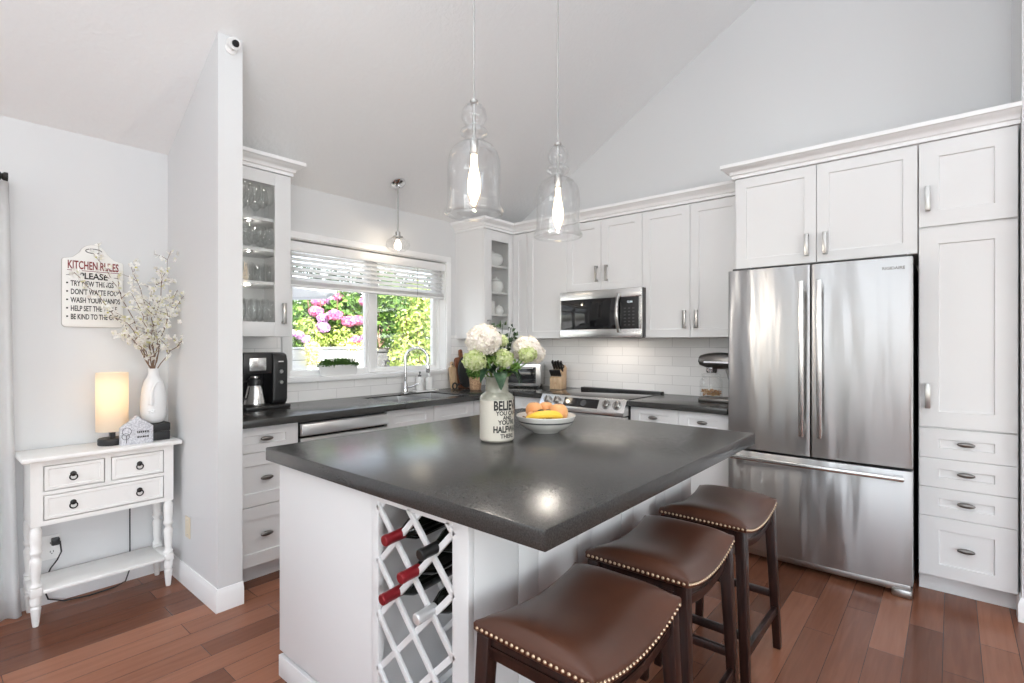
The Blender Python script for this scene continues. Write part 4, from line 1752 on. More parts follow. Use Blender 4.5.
def on_vase(a, z, off=0.0):
    r = 0.0
    for (r0, z0), (r1, z1) in zip(vp, vp[1:]):
        if z0 <= z <= z1 and z1 > z0:
            r = r0 + (r1 - r0) * (z - z0) / (z1 - z0)
            break
    return Vector(((r + off) * math.cos(FA + a), (r + off) * math.sin(FA + a), z))


bm = nb()
pts = [on_vase(0.75 - 0.75 * (i / 10) ** 0.5, 0.226 - 0.05 * (i / 10) ** 1.6, 0.002) for i in range(11)]
pts += [on_vase(-0.02 - 0.01 * i, 0.170 - 0.0135 * i, 0.001 + 0.0015 * i) for i in range(1, 6)]
tube(bm, pts, [0.0045] * 4 + [0.0062] * 7 + [0.0075, 0.008, 0.009, 0.0105, 0.0115], 10)
part('nose_and_brow', bm, M['face_ceramic'], t)
bm = nb()
for z, w in ((0.0745, 0.32), (0.0645, 0.28)):
    tube(bm, [on_vase(-0.06 + w * (k / 8 - 0.5) * 2, z + 0.002 * math.cos((k / 8 - 0.5) * PI * 3), 0.0) for k in range(9)], [0.001, 0.004, 0.0056, 0.006, 0.0054, 0.006, 0.0056, 0.004, 0.001], 8)
part('lips', bm, M['face_ceramic'], t)

t = thing('house_block', 'small grey-washed wooden house-shaped block with printed words, beside the lamp', 'ornament', (0.236, -3.256, 0.8005))
bm = nb()
prism(bm, [(-0.072, 0), (0.072, 0), (0.072, 0.090), (0.0, 0.148), (-0.072, 0.090)], 'x', -0.016, 0.016, 0.002)
part('block', bm, M['house'], t)
bm = nb()
for (pts) in ([(0.0165, -0.076, 0.0885), (0.0165, 0.0, 0.1505)], [(0.0165, 0.0, 0.1505), (0.0165, 0.076, 0.0885)]):
    bar(bm, (0, pts[0][1], pts[0][2]), (0, pts[1][1], pts[1][2]), 0.036, 0.005, 0.001, up=(1, 0, 0))
bm.free()
bm = nb()
rng = random.Random(3)
for (z, h_) in ((0.062, 0.011), (0.036, 0.009)):
    y = 0.000
    while y < 0.05:
        w = rng.uniform(0.004, 0.008)
        box(bm, 0.0158, y, z - h_ / 2, 0.0166, y + w, z + h_ / 2)
        y += w + 0.0025
part('printed_words', bm, M['ink'], t)
bm = nb()
for (y, z, r_) in ((-0.045, 0.07, 0.02), (-0.05, 0.045, 0.016)):
    pts = [(0.0163, y + r_ * math.cos(a), z + r_ * math.sin(a)) for a in [2 * PI * k / 16 for k in range(17)]]
    tube(bm, pts, 0.0012, 6, cap=False)
tube(bm, [(0.0163, -0.047, 0.01), (0.0163, -0.046, 0.05)], 0.0015, 6)
part('drawn_wreath', bm, M['grey_dark'], t)

# kitchen-rules sign
t = thing('wall_sign', 'cream wall sign shaped like a cutting board, printed with kitchen rules', 'sign', (0.0, -3.394, 1.42))
sw, sh = 0.130, 0.360
poly = []


def arc(cx_, cz_, r_, a0, a1, n=6):
    return [(cx_ + r_ * math.cos(R(a0 + (a1 - a0) * i / n)), cz_ + r_ * math.sin(R(a0 + (a1 - a0) * i / n))) for i in range(n + 1)]


poly = arc(sw - 0.018, 0.018, 0.018, -90, 0) + arc(sw - 0.012, sh - 0.012, 0.012, 0, 80) + [(0.088, sh + 0.008)] + arc(0.0, sh + 0.022, 0.060, 15, 165, 12) + [(-0.088, sh + 0.008)] + arc(-sw + 0.012, sh - 0.012, 0.012, 100, 180) + arc(-sw + 0.018, 0.018, 0.018, 180, 270)
bm = nb()
prism(bm, poly, 'x', 0.001, 0.013, 0.003)
part('board', bm, M['sign'], t)
bm = nb()
prism(bm, [(p[0] * 1.012, (p[1] - 0.19) * 1.006 + 0.19) for p in poly], 'x', 0.0008, 0.007)
part('edge', bm, mat('worn_edge', (0.45, 0.43, 0.40), 0.5), t)
bm = nb()
ring = [(0.0135, 0.034 * math.cos(a), 0.408 + 0.012 * math.sin(a)) for a in [2 * PI * k / 24 for k in range(25)]]
tube(bm, ring, 0.0022, 6, cap=False)
part('hand_hole', bm, M['grey_dark'], t)


def sign_line(text, size, y, z, align, sx, material, name='lettering', weight=0.0):
    bm = letters(text, size, align, sx, weight)
    bm.transform(Matrix.Translation((0.0134, y, z)) @ FACE_X)
    part(name, bm, material, t)


sign_line('KITCHEN RULES', 0.060, 0.0, 0.308, 'CENTER', 0.50, M['red_ink'], 'heading', 0.0014)
bm = nb()
box(bm, 0.0131, -0.110, 0.2975, 0.0138, 0.110, 0.3005)
part('underline', bm, M['red_ink'], t)
sign_line('PLEASE', 0.046, 0.0, 0.257, 'CENTER', 0.84, M['ink'], 'lettering', 0.0012)
bm = nb()
for s in (-1, 1):
    box(bm, 0.0131, s * 0.088, 0.271, 0.0138, s * 0.114, 0.2735)
part('dash', bm, M['ink'], t)
for i, tx in enumerate(('TRY NEW THINGS', "DON'T WASTE FOOD", 'WASH YOUR HANDS', 'HELP SET THE TABLE', 'BE KIND TO THE COOK')):
    z = 0.217 - 0.0440 * i
    sign_line(tx, 0.0395, -0.096, z, 'LEFT', (0.56, 0.56, 0.56, 0.54, 0.52)[i], M['ink'], 'rule_lettering', 0.0008)
    bm = nb()
    box(bm, 0.0131, -0.114, z + 0.010, 0.0138, -0.106, z + 0.018)
    part('bullet', bm, M['ink'], t)

# socket plate with plug below the console, cord, plate on the partition, cable hook
t = thing('wall_outlet', 'white wall outlet with a plug-in adaptor under the console table', 'outlet', (0.0, -3.585, 0.285))
bm = nb()
box(bm, 0.0005, -0.058, -0.062, 0.006, 0.058, 0.062, 0.002)
part('plate', bm, M['white_pl'], t)
bm = nb()
for y in (-0.028, 0.022):
    for z in (-0.022, 0.022):
        for k in (-0.006, 0.006):
            box(bm, 0.0056, y + k - 0.0015, z - 0.006, 0.0068, y + k + 0.0015, z + 0.004)
        lathe(bm, [(0.003, 0), (0.003, 0.0012)], seg=10, mtx=Matrix.Translation((0.0056, y, z - 0.011)) @ Matrix.Rotation(R(90), 4, 'Y'))
part('slots', bm, M['grey_dark'], t)
bm = nb()
box(bm, 0.0062, 0.018, 0.012, 0.040, 0.050, 0.048, 0.005)
part('plug', bm, M['black'], t)
bm = nb()
tube(bm, [(0.0, -3.565, 0.30), (0.035, -3.535, 0.315), (0.038, -3.53, 0.26), (0.03, -3.545, 0.22), (0.02, -3.57, 0.18), (0.022, -3.60, 0.10), (0.03, -3.58, 0.03), (0.05, -3.52, 0.006), (0.075, -3.42, 0.0055),
          (0.065, -3.32, 0.0055), (0.04, -3.26, 0.012), (0.022, -3.235, 0.07), (0.020, -3.235, 0.30), (0.0195, -3.235, 0.60), (0.0195, -3.235, 0.74)][1:], 0.0035, 8)
solo('power_cord', bm, M['black'], 'dark power cord running behind and under the console table', 'cord')
t = thing('wall_plate', 'small beige blank wall plate on the partition, near the console leg', 'wall plate', (0.345, PY0, 0.325))
bm = nb()
box(bm, -0.035, -0.006, -0.057, 0.035, -0.0005, 0.057, 0.002)
part('plate', bm, mat('beige_plastic', (0.70, 0.62, 0.48), 0.5), t)
bm = nb()
for z in (-0.04, 0.04):
    lathe(bm, [(0.004, 0), (0.003, 0.002)], seg=10, mtx=Matrix.Translation((0, -0.0055, z)) @ Matrix.Rotation(R(90), 4, 'X'))
part('screw', bm, M['nickel'], t)


# ------------------------------------------------------------------ foliage builders
def pyobj(name, verts, faces, material, parent=None):
    me = bpy.data.meshes.new(name)
    me.from_pydata(verts, [], faces)
    me.materials.append(material)
    me.update()
    return link(name, me, parent)


def frame_of(n, rng):
    n = n.normalized()
    a = Vector((rng.uniform(-1, 1), rng.uniform(-1, 1), rng.uniform(-1, 1)))
    s = n.cross(a)
    if s.length < 1e-3:
        s = n.cross(Vector((1, 0, 0)))
    s.normalize()
    return s, n.cross(s).normalized(), n


def add_leaf(V, F, p, n, length, width, rng, fold=0.25):
    """a pointed leaf of two folded halves: base, widest points, tip"""
    s, u, n = frame_of(n, rng)
    i = len(V)
    V.append(tuple(p))
    V.append(tuple(p + u * length * 0.45 + s * width / 2 + n * fold * width))
    V.append(tuple(p + u * length * 0.50 - n * 0.02 * length))
    V.append(tuple(p + u * length * 0.45 - s * width / 2 + n * fold * width))
    V.append(tuple(p + u * length - n * 0.15 * length))
    F += [(i, i + 1, i + 2), (i, i + 2, i + 3), (i + 1, i + 4, i + 2), (i + 2, i + 4, i + 3)]


def leaf_cloud(name, blobs, n, length, width, material, parent, rng, up=0.3, shell=0.55):
    V, F = [], []
    tot = sum(b[3] ** 2 for b in blobs)
    for (x, y, z, r, *sc) in blobs:
        sx_, sy_, sz_ = sc if sc else (1, 1, 1)
        for _ in range(max(1, int(n * r * r / tot))):
            d = Vector((rng.gauss(0, 1), rng.gauss(0, 1), rng.gauss(0, 1))).normalized()
            k = r * (shell + (1 - shell) * rng.random())
            p = Vector((x + d.x * k * sx_, y + d.y * k * sy_, z + d.z * k * sz_))
            nn = d + Vector((rng.gauss(0, .5), rng.gauss(0, .5), rng.gauss(0, .5) + up))
            q = rng.uniform(0.7, 1.25)
            add_leaf(V, F, p, nn, length * q, width * q, rng)
    return pyobj(name, V, F, material, parent)


def flower_head(name, c, r, n, petal, material, parent, rng, squash=0.85, label=None):
    """a mophead of four-petalled florets over a ball"""
    V, F = [], []
    ga = PI * (3 - math.sqrt(5))
    for k in range(n):
        zz = 1 - 2 * (k + 0.5) / n
        rr = math.sqrt(max(0, 1 - zz * zz))
        d = Vector((rr * math.cos(ga * k), rr * math.sin(ga * k), zz))
        p = Vector(c) + Vector((d.x, d.y, d.z * squash)) * r * rng.uniform(0.82, 1.10)
        nn = d + Vector((rng.gauss(0, .25), rng.gauss(0, .25), rng.gauss(0, .25)))
        s, u, nn = frame_of(nn, rng)
        for q in range(4):
            a = PI / 2 * q + rng.uniform(-.15, .15)
            e1 = s * math.cos(a) + u * math.sin(a)
            e2 = nn.cross(e1)
            i = len(V)
            L_ = petal * rng.uniform(0.85, 1.15)
            V += [tuple(p), tuple(p + e1 * L_ * 0.6 + e2 * L_ * 0.45 + nn * L_ * 0.2), tuple(p + e1 * L_ + nn * L_ * 0.12), tuple(p + e1 * L_ * 0.6 - e2 * L_ * 0.45 + nn * L_ * 0.2)]
            F.append((i, i + 1, i + 2, i + 3))
    o = pyobj(name, V, F, material, parent)
    if label:
        o['label'] = label
    return o


# ------------------------------------------------------------------ stoneware jar with printed words
jx, jy, jz = 2.03, -2.385, 0.9145
t = thing('stoneware_jar', 'cream and sage stoneware jar with printed words, holding hydrangeas on the island', 'jar', (jx, jy, jz))
JR = 0.0745
jp_low = [(0.0, 0.0), (0.062, 0.0), (0.068, 0.003), (JR, 0.010), (JR, 0.120)]
jp_mid = [(JR, 0.1787), (JR, 0.180), (0.0725, 0.190), (0.066, 0.199), (0.056, 0.206), (0.0500, 0.211), (0.0490, 0.218), (0.0490, 0.262), (0.0515, 0.266), (0.0515, 0.274), (0.047, 0.276), (0.043, 0.274), (0.043, 0.20), (0.060, 0.18), (0.062, 0.01), (0.0, 0.008)]
bm = nb()
lathe(bm, jp_low[:-1] + [(JR, 0.181)], seg=48, cap0=False, cap1=False)
part('body', bm, M['stoneware'], t, 'cream glazed body')
bm = nb()
lathe(bm, [(JR + 0.0002, 0.178)] + jp_mid[1:], seg=48, cap0=False, cap1=False)
part('neck', bm, M['stoneware_top'], t, 'sage glazed shoulder and neck')
TA = math.atan2(-1.655, 1.5) + R(37)     # bearing of the middle of the lettering


def jar_text(tx, size, z, sx, weight=0.0):
    bm = letters(tx, size, 'CENTER', sx, weight, 0.0)
    bmesh.ops.subdivide_edges(bm, edges=[e for e in bm.edges if e.calc_length() > 0.008], cuts=2)
    for v_ in bm.verts:
        a = TA + v_.co.x / JR
        rr = JR + 0.0006
        zz = v_.co.y + z
        v_.co = Vector((rr * math.cos(a), rr * math.sin(a), zz))
    part('lettering', bm, M['ink'], t, sharp=0)


jar_text('BELIEVE', 0.054, 0.139, 0.68, 0.0020)
jar_text('YOU CAN', 0.025, 0.117, 0.9, 0.0008)
jar_text('AND', 0.021, 0.099, 0.95, 0.0008)
jar_text("YOU'RE", 0.026, 0.078, 0.95, 0.0009)
jar_text('HALFWAY', 0.037, 0.045, 0.74, 0.0015)
jar_text('THERE', 0.024, 0.021, 0.95, 0.0008)

rng = random.Random(11)


def hydrangea(label, head, r, n, petal, key, group='hydrangea stems in the stoneware jar'):
    t = thing('hydrangea', label, 'flower', (jx, jy, jz), 0, group)
    h = Vector(head) - Vector((jx, jy, jz))
    flower_head('flower_head', h, r, n, petal, M[key], t, rng)
    bm = nb()
    k = Vector((h.x, h.y, 0))
    base = k.normalized() * 0.02 if k.length > 0 else Vector((0, 0, 0))
    tube(bm, [(-base.x * 0.5, -base.y * 0.5, 0.03), (base.x, base.y, 0.255), (h.x * 0.7, h.y * 0.7, 0.255 + (h.z - 0.255) * 0.6), (h.x, h.y, h.z)], 0.0032, 7)
    part('stem', bm, M['leaf'], t)
    return t


hydrangea('big cream white hydrangea head, leftmost in the jar', (2.010, -2.445, 1.348), 0.067, 150, 0.022, 'hyd_white')
hydrangea('cream white hydrangea head at the right of the jar', (2.075, -2.235, 1.308), 0.058, 120, 0.021, 'hyd_white')
hydrangea('white-edged hydrangea head low at the right of the jar bouquet', (2.10, -2.205, 1.285), 0.040, 80, 0.015, 'hyd_white')
hydrangea('pale green hydrangea head lowest at the left of the bouquet', (2.010, -2.500, 1.262), 0.044, 100, 0.016, 'hyd_green')
hydrangea('pale green hydrangea head in the middle of the bouquet, above the big leaf', (2.065, -2.385, 1.268), 0.040, 95, 0.015, 'hyd_green')
hydrangea('small lime green hydrangea head at the top of the bouquet', (2.03, -2.355, 1.345), 0.026, 55, 0.013, 'hyd_green')
hydrangea('lime green hydrangea head below the right white one', (2.12, -2.285, 1.285), 0.034, 75, 0.014, 'hyd_green')
hydrangea('white hydrangea head at the back between the two big ones', (1.96, -2.41, 1.315), 0.050, 110, 0.017, 'hyd_white')

t = thing('eucalyptus_sprig', 'dark green small-leaved sprig rising at the top of the bouquet', 'plant', (jx, jy, jz))
bm = nb()
tips = [(-0.02, 0.06, 0.505), (0.01, 0.085, 0.49), (-0.03, 0.02, 0.49), (0.0, 0.115, 0.455), (-0.04, -0.01, 0.46)]
V, F = [], []
for tp in tips:
    pts = [Vector((0, 0.01, 0.2)).lerp(Vector(tp), k / 6) + Vector((0, 0, 0.012 * math.sin(PI * k / 6))) for k in range(7)]
    tube(bm, pts, 0.0014, 5)
    for k in range(3, 7):
        for s in range(4):
            d = Vector((rng.gauss(0, 1), rng.gauss(0, 1), rng.gauss(0, .6)))
            add_leaf(V, F, pts[k] + d.normalized() * 0.008, d, 0.026, 0.024, rng, 0.12)
part('stem', bm, M['leaf_dark'], t)
pyobj('leaves', V, F, M['leaf_dark'], t)

t = thing('leaf_spray', 'broad green hydrangea leaves over the rim of the jar', 'plant', (jx, jy, jz))


def big_leaf(p0, tip, width, droop=0.02):
    bm = nb()
    p0, tip = Vector(p0), Vector(tip)
    ax = tip - p0
    s = ax.cross(Vector((0, 0, 1))).normalized()
    n = s.cross(ax).normalized()
    k = 10
    rows = []
    for i in range(k + 1):
        f = i / k
        w = width * math.sin(PI * min(1, f * 0.96 + 0.02)) ** 0.75 * (1 - 0.35 * f)
        c = p0 + ax * f + n * (0.03 * math.sin(PI * f)) - Vector((0, 0, droop * f * f))
        rows.append([bm.verts.new(c + s * w * q / 2 + n * 0.18 * w * abs(q)) for q in (-1, -0.5, 0, 0.5, 1)])
    for a, b_ in zip(rows, rows[1:]):
        for q in range(4):
            bm.faces.new((a[q], a[q + 1], b_[q + 1], b_[q]))
    bmesh.ops.solidify(bm, geom=bm.faces[:], thickness=0.0012)
    return bm


leafmat = mat('hydrangea_leaf', (0.055, 0.125, 0.065), 0.42)
ramp_noise(leafmat, coords(leafmat), 60, (0.04, 0.10, 0.05), (0.11, 0.20, 0.11))
for (a, b_, w) in (((0.012, -0.018, 0.29), (0.07, -0.052, 0.245), 0.075), ((0.02, 0.01, 0.285), (0.085, 0.055, 0.25), 0.06), ((0.0, -0.03, 0.29), (0.012, -0.115, 0.275), 0.055),
                   ((0.01, 0.03, 0.29), (0.05, 0.11, 0.262), 0.05), ((-0.02, 0.0, 0.29), (-0.08, 0.02, 0.30), 0.06)):
    part('leaf', big_leaf(a, b_, w), leafmat, t, sharp=0)
bm = nb()
tube(bm, [(0, 0, 0.03), (0.005, 0, 0.2), (0.010, -0.005, 0.292)], 0.003, 7)
part('stem', bm, leafmat, t)
leaf_cloud('small_leaves', [(0.0, 0.0, 0.335, 0.055), (0.03, 0.04, 0.33, 0.04), (-0.01, -0.05, 0.34, 0.04)], 70, 0.04, 0.022, M['leaf'], t, rng)

# ------------------------------------------------------------------ fruit bowl
bx_, by_ = 2.065, -2.078
t = thing('fruit_bowl', 'round pale ceramic bowl of fruit on the island worktop', 'bowl', (bx_, by_, 0.9145))
bm = nb()
lathe(bm, [(0.0, 0.006), (0.050, 0.006), (0.054, 0.0), (0.060, 0.0), (0.064, 0.006), (0.095, 0.018), (0.125, 0.043), (0.138, 0.068), (0.141, 0.078), (0.139, 0.081), (0.135, 0.078), (0.120, 0.050), (0.092, 0.026), (0.055, 0.014), (0.0, 0.013)], seg=56, cap0=False, cap1=False)
part('body', bm, M['bowl'], t)
bm = nb()
lathe(bm, [(0.1302, 0.0505), (0.1320, 0.0545), (0.1336, 0.0575), (0.130, 0.056)], seg=56, cap0=False, cap1=False)
part('painted_band', bm, M['grey_dark'], t, 'thin dark band below the rim')


def fruit(label, p, r, key, scale=(1, 1, 1), name='peach', cat='fruit', group='peaches in the bowl'):
    t = thing(name, label, cat, p, 0, group)
    bm = nb()
    n = 16
    prof = []
    for i in range(n + 1):
        a = PI * i / n
        rr = r * math.sin(a)
        z = -r * math.cos(a)
        if a > PI * 0.75:
            z -= r * 0.22 * ((a - PI * 0.75) / (PI * 0.25)) ** 2
        prof.append((max(rr, 0), z))
    lathe(bm, prof, seg=28, mtx=Matrix.Diagonal((*scale, 1)))
    part('skin', bm, M[key], t, sharp=0)
    bm = nb()
    tube(bm, [(0, 0, r * 0.74 * scale[2]), (0.002, 0, r * 0.86 * scale[2])], 0.0025, 6)
    part('stalk', bm, M['bark'], t)
    return t


fz = 0.9145
fruit('orange peach at the back left of the bowl, above the dark avocado', (2.010, -2.098, fz + 0.100), 0.041, 'orange')
fruit('orange peach in the middle at the back of the bowl', (2.015, -2.010, fz + 0.096), 0.039, 'orange')
fruit('largest orange peach, at the right of the bowl', (2.090, -2.010, fz + 0.086), 0.046, 'orange')
fruit('orange peach at the left of the bowl beside the stoneware jar', (2.040, -2.144, fz + 0.070), 0.033, 'orange')
fruit('dark avocado in front of the back left peach', (2.050, -2.100, fz + 0.082), 0.024, 'avocado', (1, 1, 1.15), 'avocado', 'fruit', 'avocados in the bowl')
fruit('dark avocado between the peaches at the middle of the bowl', (2.062, -2.048, fz + 0.078), 0.024, 'avocado', (1, 1, 1.15), 'avocado', 'fruit', 'avocados in the bowl')
t = thing('banana', 'yellow banana lying along the front of the bowl', 'fruit', (2.092, -2.128, fz + 0.074))
bm = nb()
pts, rad = [], []
for i in range(15):
    f = i / 14
    a = (f - 0.5) * 1.5
    along = 0.084 * math.sin(a) / math.sin(0.75)
    pts.append((0.68 * along + 0.022 * (1 - (2 * f - 1) ** 2), 0.73 * along, 0.018 * (1 - (2 * f - 1) ** 2)))
    rad.append(0.019 * min(1, 0.36 + 2.6 * min(f, 1 - f)))
tube(bm, pts, rad, 10)
part('skin', bm, M['banana'], t, sharp=25)
bm = nb()
tube(bm, [pts[0], (pts[0][0] - 0.012, pts[0][1] - 0.012, pts[0][2] + 0.006)], 0.006, 7)
part('stalk', bm, M['banana_tip'], t)
bm = nb()
tube(bm, [pts[-1], (pts[-1][0] + 0.004, pts[-1][1] + 0.004, pts[-1][2])], 0.005, 7)
part('tip', bm, M['banana_tip'], t)

# ------------------------------------------------------------------ blossom twigs in the face vase
rng = random.Random(5)
VX, VY, VZ = 0.160, -3.160, 0.8935
tips = [(0.02, -0.265, 0.905), (0.05, -0.350, 0.800), (-0.05, -0.085, 0.865), (0.04, 0.075, 0.955), (0.02, 0.165, 0.855), (0.14, 0.225, 0.535), (0.10, -0.120, 0.700), (0.0, 0.02, 0.800), (0.06, -0.20, 0.62), (0.09, 0.11, 0.70), (0.05, -0.03, 0.72), (0.10, -0.17, 0.50)]
where = ['reaching up and left over the top of the sign', 'arching farthest left across the sign', 'standing straight beside the right of the sign', 'reaching highest, above the vase', 'leaning right beside the partition',
         'bending lowest to the right', 'short, at the middle left', 'rising straight from the vase mouth', 'leaning left at half height', 'leaning right at half height', 'short, in the middle of the bunch', 'lowest at the left']
for k, (tp, wh) in enumerate(zip(tips, where)):
    t = thing('blossom_branch', 'cream-blossomed twig in the face vase, ' + wh, 'branch', (VX, VY, VZ), 0, 'blossom branches in the face vase')
    tip = Vector(tp)
    a = rng.uniform(0, 2 * PI)
    base = Vector((0.012 * math.cos(a), 0.012 * math.sin(a), 0.20))
    mouth = Vector((0.011 * math.cos(a + 2.5) * 0.6 + tip.x * 0.03, 0.011 * math.sin(a + 2.5) * 0.6 + tip.y * 0.06, 0.302))
    n = 12
    pts = [base, mouth]
    for i in range(1, n + 1):
        f = i / n
        p = mouth.lerp(tip, f)
        bow = math.sin(PI * f) * 0.035
        p += Vector((rng.gauss(0, 0.006), rng.gauss(0, 0.006) - math.copysign(bow, tip.y) * 0.5, rng.gauss(0, 0.004) + bow * 0.6))
        pts.append(p)
    bm = nb()
    tube(bm, pts, [0.0028] * 2 + [0.0028 - 0.0018 * i / n for i in range(1, n + 1)], 6)
    V, F = [], []
    spots = []
    for i in range(4, len(pts)):
        for _ in range(3):
            spots.append((pts[i], 0.013))
        if rng.random() < 0.55 and i < len(pts) - 1:
            d = Vector((rng.gauss(0, 0.5), rng.gauss(0, 1), rng.uniform(0.3, 1))).normalized()
            q = [pts[i] + d * s for s in (0.0, 0.03, 0.06 + 0.03 * rng.random())]
            q[1] += Vector((0, 0, 0.006))
            tube(bm, q, [0.0015, 0.0013, 0.0008], 5)
            for s in q[1:]:
                spots += [(s, 0.008)] * 2
    part('twig', bm, M['bark'], t)
    for (p, sp) in spots:
        c = p + Vector((rng.gauss(0, sp), rng.gauss(0, sp), rng.gauss(0, sp)))
        d = Vector((rng.gauss(0, 1), rng.gauss(0, 1), rng.gauss(0, 1) + 0.3))
        s, u, nn = frame_of(d, rng)
        for q in range(4):
            ang = PI / 2 * q
            e1 = s * math.cos(ang) + u * math.sin(ang)
            e2 = nn.cross(e1)
            i0 = len(V)
            L_ = rng.uniform(0.012, 0.017)
            V += [tuple(c), tuple(c + e1 * L_ * .6 + e2 * L_ * .5 + nn * L_ * .4), tuple(c + e1 * L_ + nn * L_ * .35), tuple(c + e1 * L_ * .6 - e2 * L_ * .5 + nn * L_ * .4)]
            F.append((i0, i0 + 1, i0 + 2, i0 + 3))
    pyobj('blossoms', V, F, M['petal'], t)

# ------------------------------------------------------------------ coffee maker and its flask
t = thing('coffee_maker', 'black coffee maker with a control tower, beside the partition', 'coffee maker', (0.112, -2.535, 0.9145), 0)
# local: front faces +x, width along y
bm = nb()
box(bm, -0.10, -0.165, 0.0, 0.135, 0.115, 0.022, 0.006)
part('base', bm, M['black'], t)
bm = nb()
prism(bm, arc(0.0, 0.0, 0.001, 0, 1, 1)[:0] + [(-0.10, 0.023), (0.085, 0.023), (0.105, 0.05), (0.110, 0.30), (0.095, 0.345), (0.06, 0.357), (-0.10, 0.357)], 'y', 0.012, 0.108, 0.010)
p = part('control_tower', bm, M['black'], t)
for z in (0.235, 0.165):
    bm = nb()
    lathe(bm, [(0.013, 0), (0.013, 0.006), (0.010, 0.010), (0.0, 0.010)], seg=20, mtx=Matrix.Translation((0.108, 0.062, z)) @ Matrix.Rotation(R(90), 4, 'Y'))
    part('knob', bm, M['nickel'], p)
bm = letters('BREW', 0.012, 'CENTER', 1.0, 0.0002)
bm.free()
bm = nb()
box(bm, 0.1085, 0.045, 0.296, 0.1102, 0.078, 0.303)
part('badge', bm, M['white_pl'], p)
bm = nb()
box(bm, -0.10, -0.165, 0.023, -0.03, 0.012, 0.357, 0.006)
box(bm, -0.03, -0.165, 0.225, 0.095, 0.012, 0.357, 0.006)
part('water_tank_and_head', bm, M['black'], t)
bm = nb()
lathe(bm, [(0.048, 0.0), (0.052, 0.085)], (0.045, -0.075, 0.232), 32)
bm.free()
bm = nb()
box(bm, 0.0945, -0.130, 0.243, 0.0985, -0.028, 0.325, 0.002)
part('filter_front', bm, M['steel_h'], t, 'brushed steel filter panel')
t = thing('thermal_flask', 'brushed steel thermal flask with a black handle standing in the coffee maker', 'flask', (0.160, -2.612, 0.9368))
bm = nb()
lathe(bm, [(0.0, 0.0), (0.064, 0.0), (0.067, 0.006), (0.066, 0.02), (0.046, 0.120), (0.042, 0.128)], seg=40)
part('body', bm, M['steel_h'], t)
bm = nb()
lathe(bm, [(0.043, 0.1285), (0.045, 0.150), (0.040, 0.168), (0.030, 0.175), (0.0, 0.175)], seg=32)
part('lid', bm, M['black'], t)
bm = nb()
lathe(bm, [(0.026, 0.1755), (0.026, 0.186), (0.0, 0.187)], seg=24)
part('cap', bm, M['nickel'], t)
bm = nb()
tube(bm, [(0.0, -0.040, 0.155), (0.004, -0.075, 0.160), (0.005, -0.092, 0.135), (0.005, -0.090, 0.085), (0.004, -0.080, 0.050), (0.0, -0.058, 0.045)], 0.011, 10, flat=0.7)
part('handle', bm, M['black'], t)

# ------------------------------------------------------------------ sink side: tap, tray, bottles
t = thing('kitchen_tap', 'chrome gooseneck kitchen tap behind the sink', 'tap', (0.085, -1.370, 0.9145))
bm = nb()
lathe(bm, [(0.030, 0), (0.030, 0.006), (0.022, 0.012), (0.021, 0.075), (0.015, 0.085), (0.0135, 0.10)], seg=28)
part('base', bm, M['chrome'], t)
bm = nb()
# the spout swings towards the corner end of the sink
sd_ = Vector((0.62, 0.78, 0)).normalized()
pts = [Vector((0, 0, 0.09)), Vector((0, 0, 0.20)), Vector((0, 0, 0.285))]
RR = 0.092
for k in range(1, 13):
    a = PI * k / 12
    pts.append(Vector((0, 0, 0.285)) + sd_ * (RR - RR * math.cos(a)) + Vector((0, 0, RR * math.sin(a))))
pts.append(pts[-1] + Vector((0, 0, -0.03)))
tube(bm, pts, 0.0125, 16)
part('spout', bm, M['chrome'], t)
bm = nb()
e_ = pts[-1]
lathe(bm, [(0.0135, 0.0), (0.017, -0.012), (0.018, -0.07), (0.015, -0.085), (0.0, -0.085)], tuple(e_), 20)
part('spray_head', bm, M['chrome'], t)
bm = nb()
tube(bm, [(0.012, 0.014, 0.050), (0.035, 0.040, 0.056), (0.070, 0.085, 0.082)], [0.009, 0.007, 0.005], 10)
part('lever', bm, M['chrome'], t)

t = thing('soap_tray', 'pale marble soap tray behind the sink, right of the tap', 'tray', (0.075, -1.15, 0.9145))
bm = nb()
box(bm, -0.042, -0.125, 0.0, 0.042, 0.125, 0.010, 0.004)
part('plate', bm, M['ceramic'], t)
bm = nb()
for (x, y) in ((-0.03, -0.1), (0.03, -0.1), (-0.03, 0.1), (0.03, 0.1)):
    box(bm, x - 0.006, y - 0.006, 0.010, x + 0.006, y + 0.006, 0.012, 0.0)
part('pad', bm, M['white_pl'], t)
for (y, lab) in ((-0.055, 'white soap pump bottle on the tray, nearer the tap'), (0.05, 'white lotion pump bottle on the tray, farther from the tap')):
    t = thing('soap_bottle', lab, 'bottle', (0.070, -1.15 + y, 0.9270), 0, 'pump bottles on the soap tray')
    bm = nb()
    lathe(bm, [(0.0, 0.0), (0.030, 0.0), (0.033, 0.004), (0.033, 0.092), (0.028, 0.104), (0.013, 0.110), (0.013, 0.118), (0.0, 0.118)], seg=28)
    part('body', bm, M['ceramic'], t)
    bm = nb()
    lathe(bm, [(0.014, 0.1185), (0.014, 0.130), (0.004, 0.132), (0.004, 0.152), (0.008, 0.153), (0.008, 0.160), (0.0, 0.160)], seg=16)
    tube(bm, [(0, 0, 0.156), (0.022, -0.012, 0.158), (0.034, -0.018, 0.150)], 0.0038, 8)
    part('pump', bm, M['grey_dark'] if y < 0 else M['white_pl'], t)

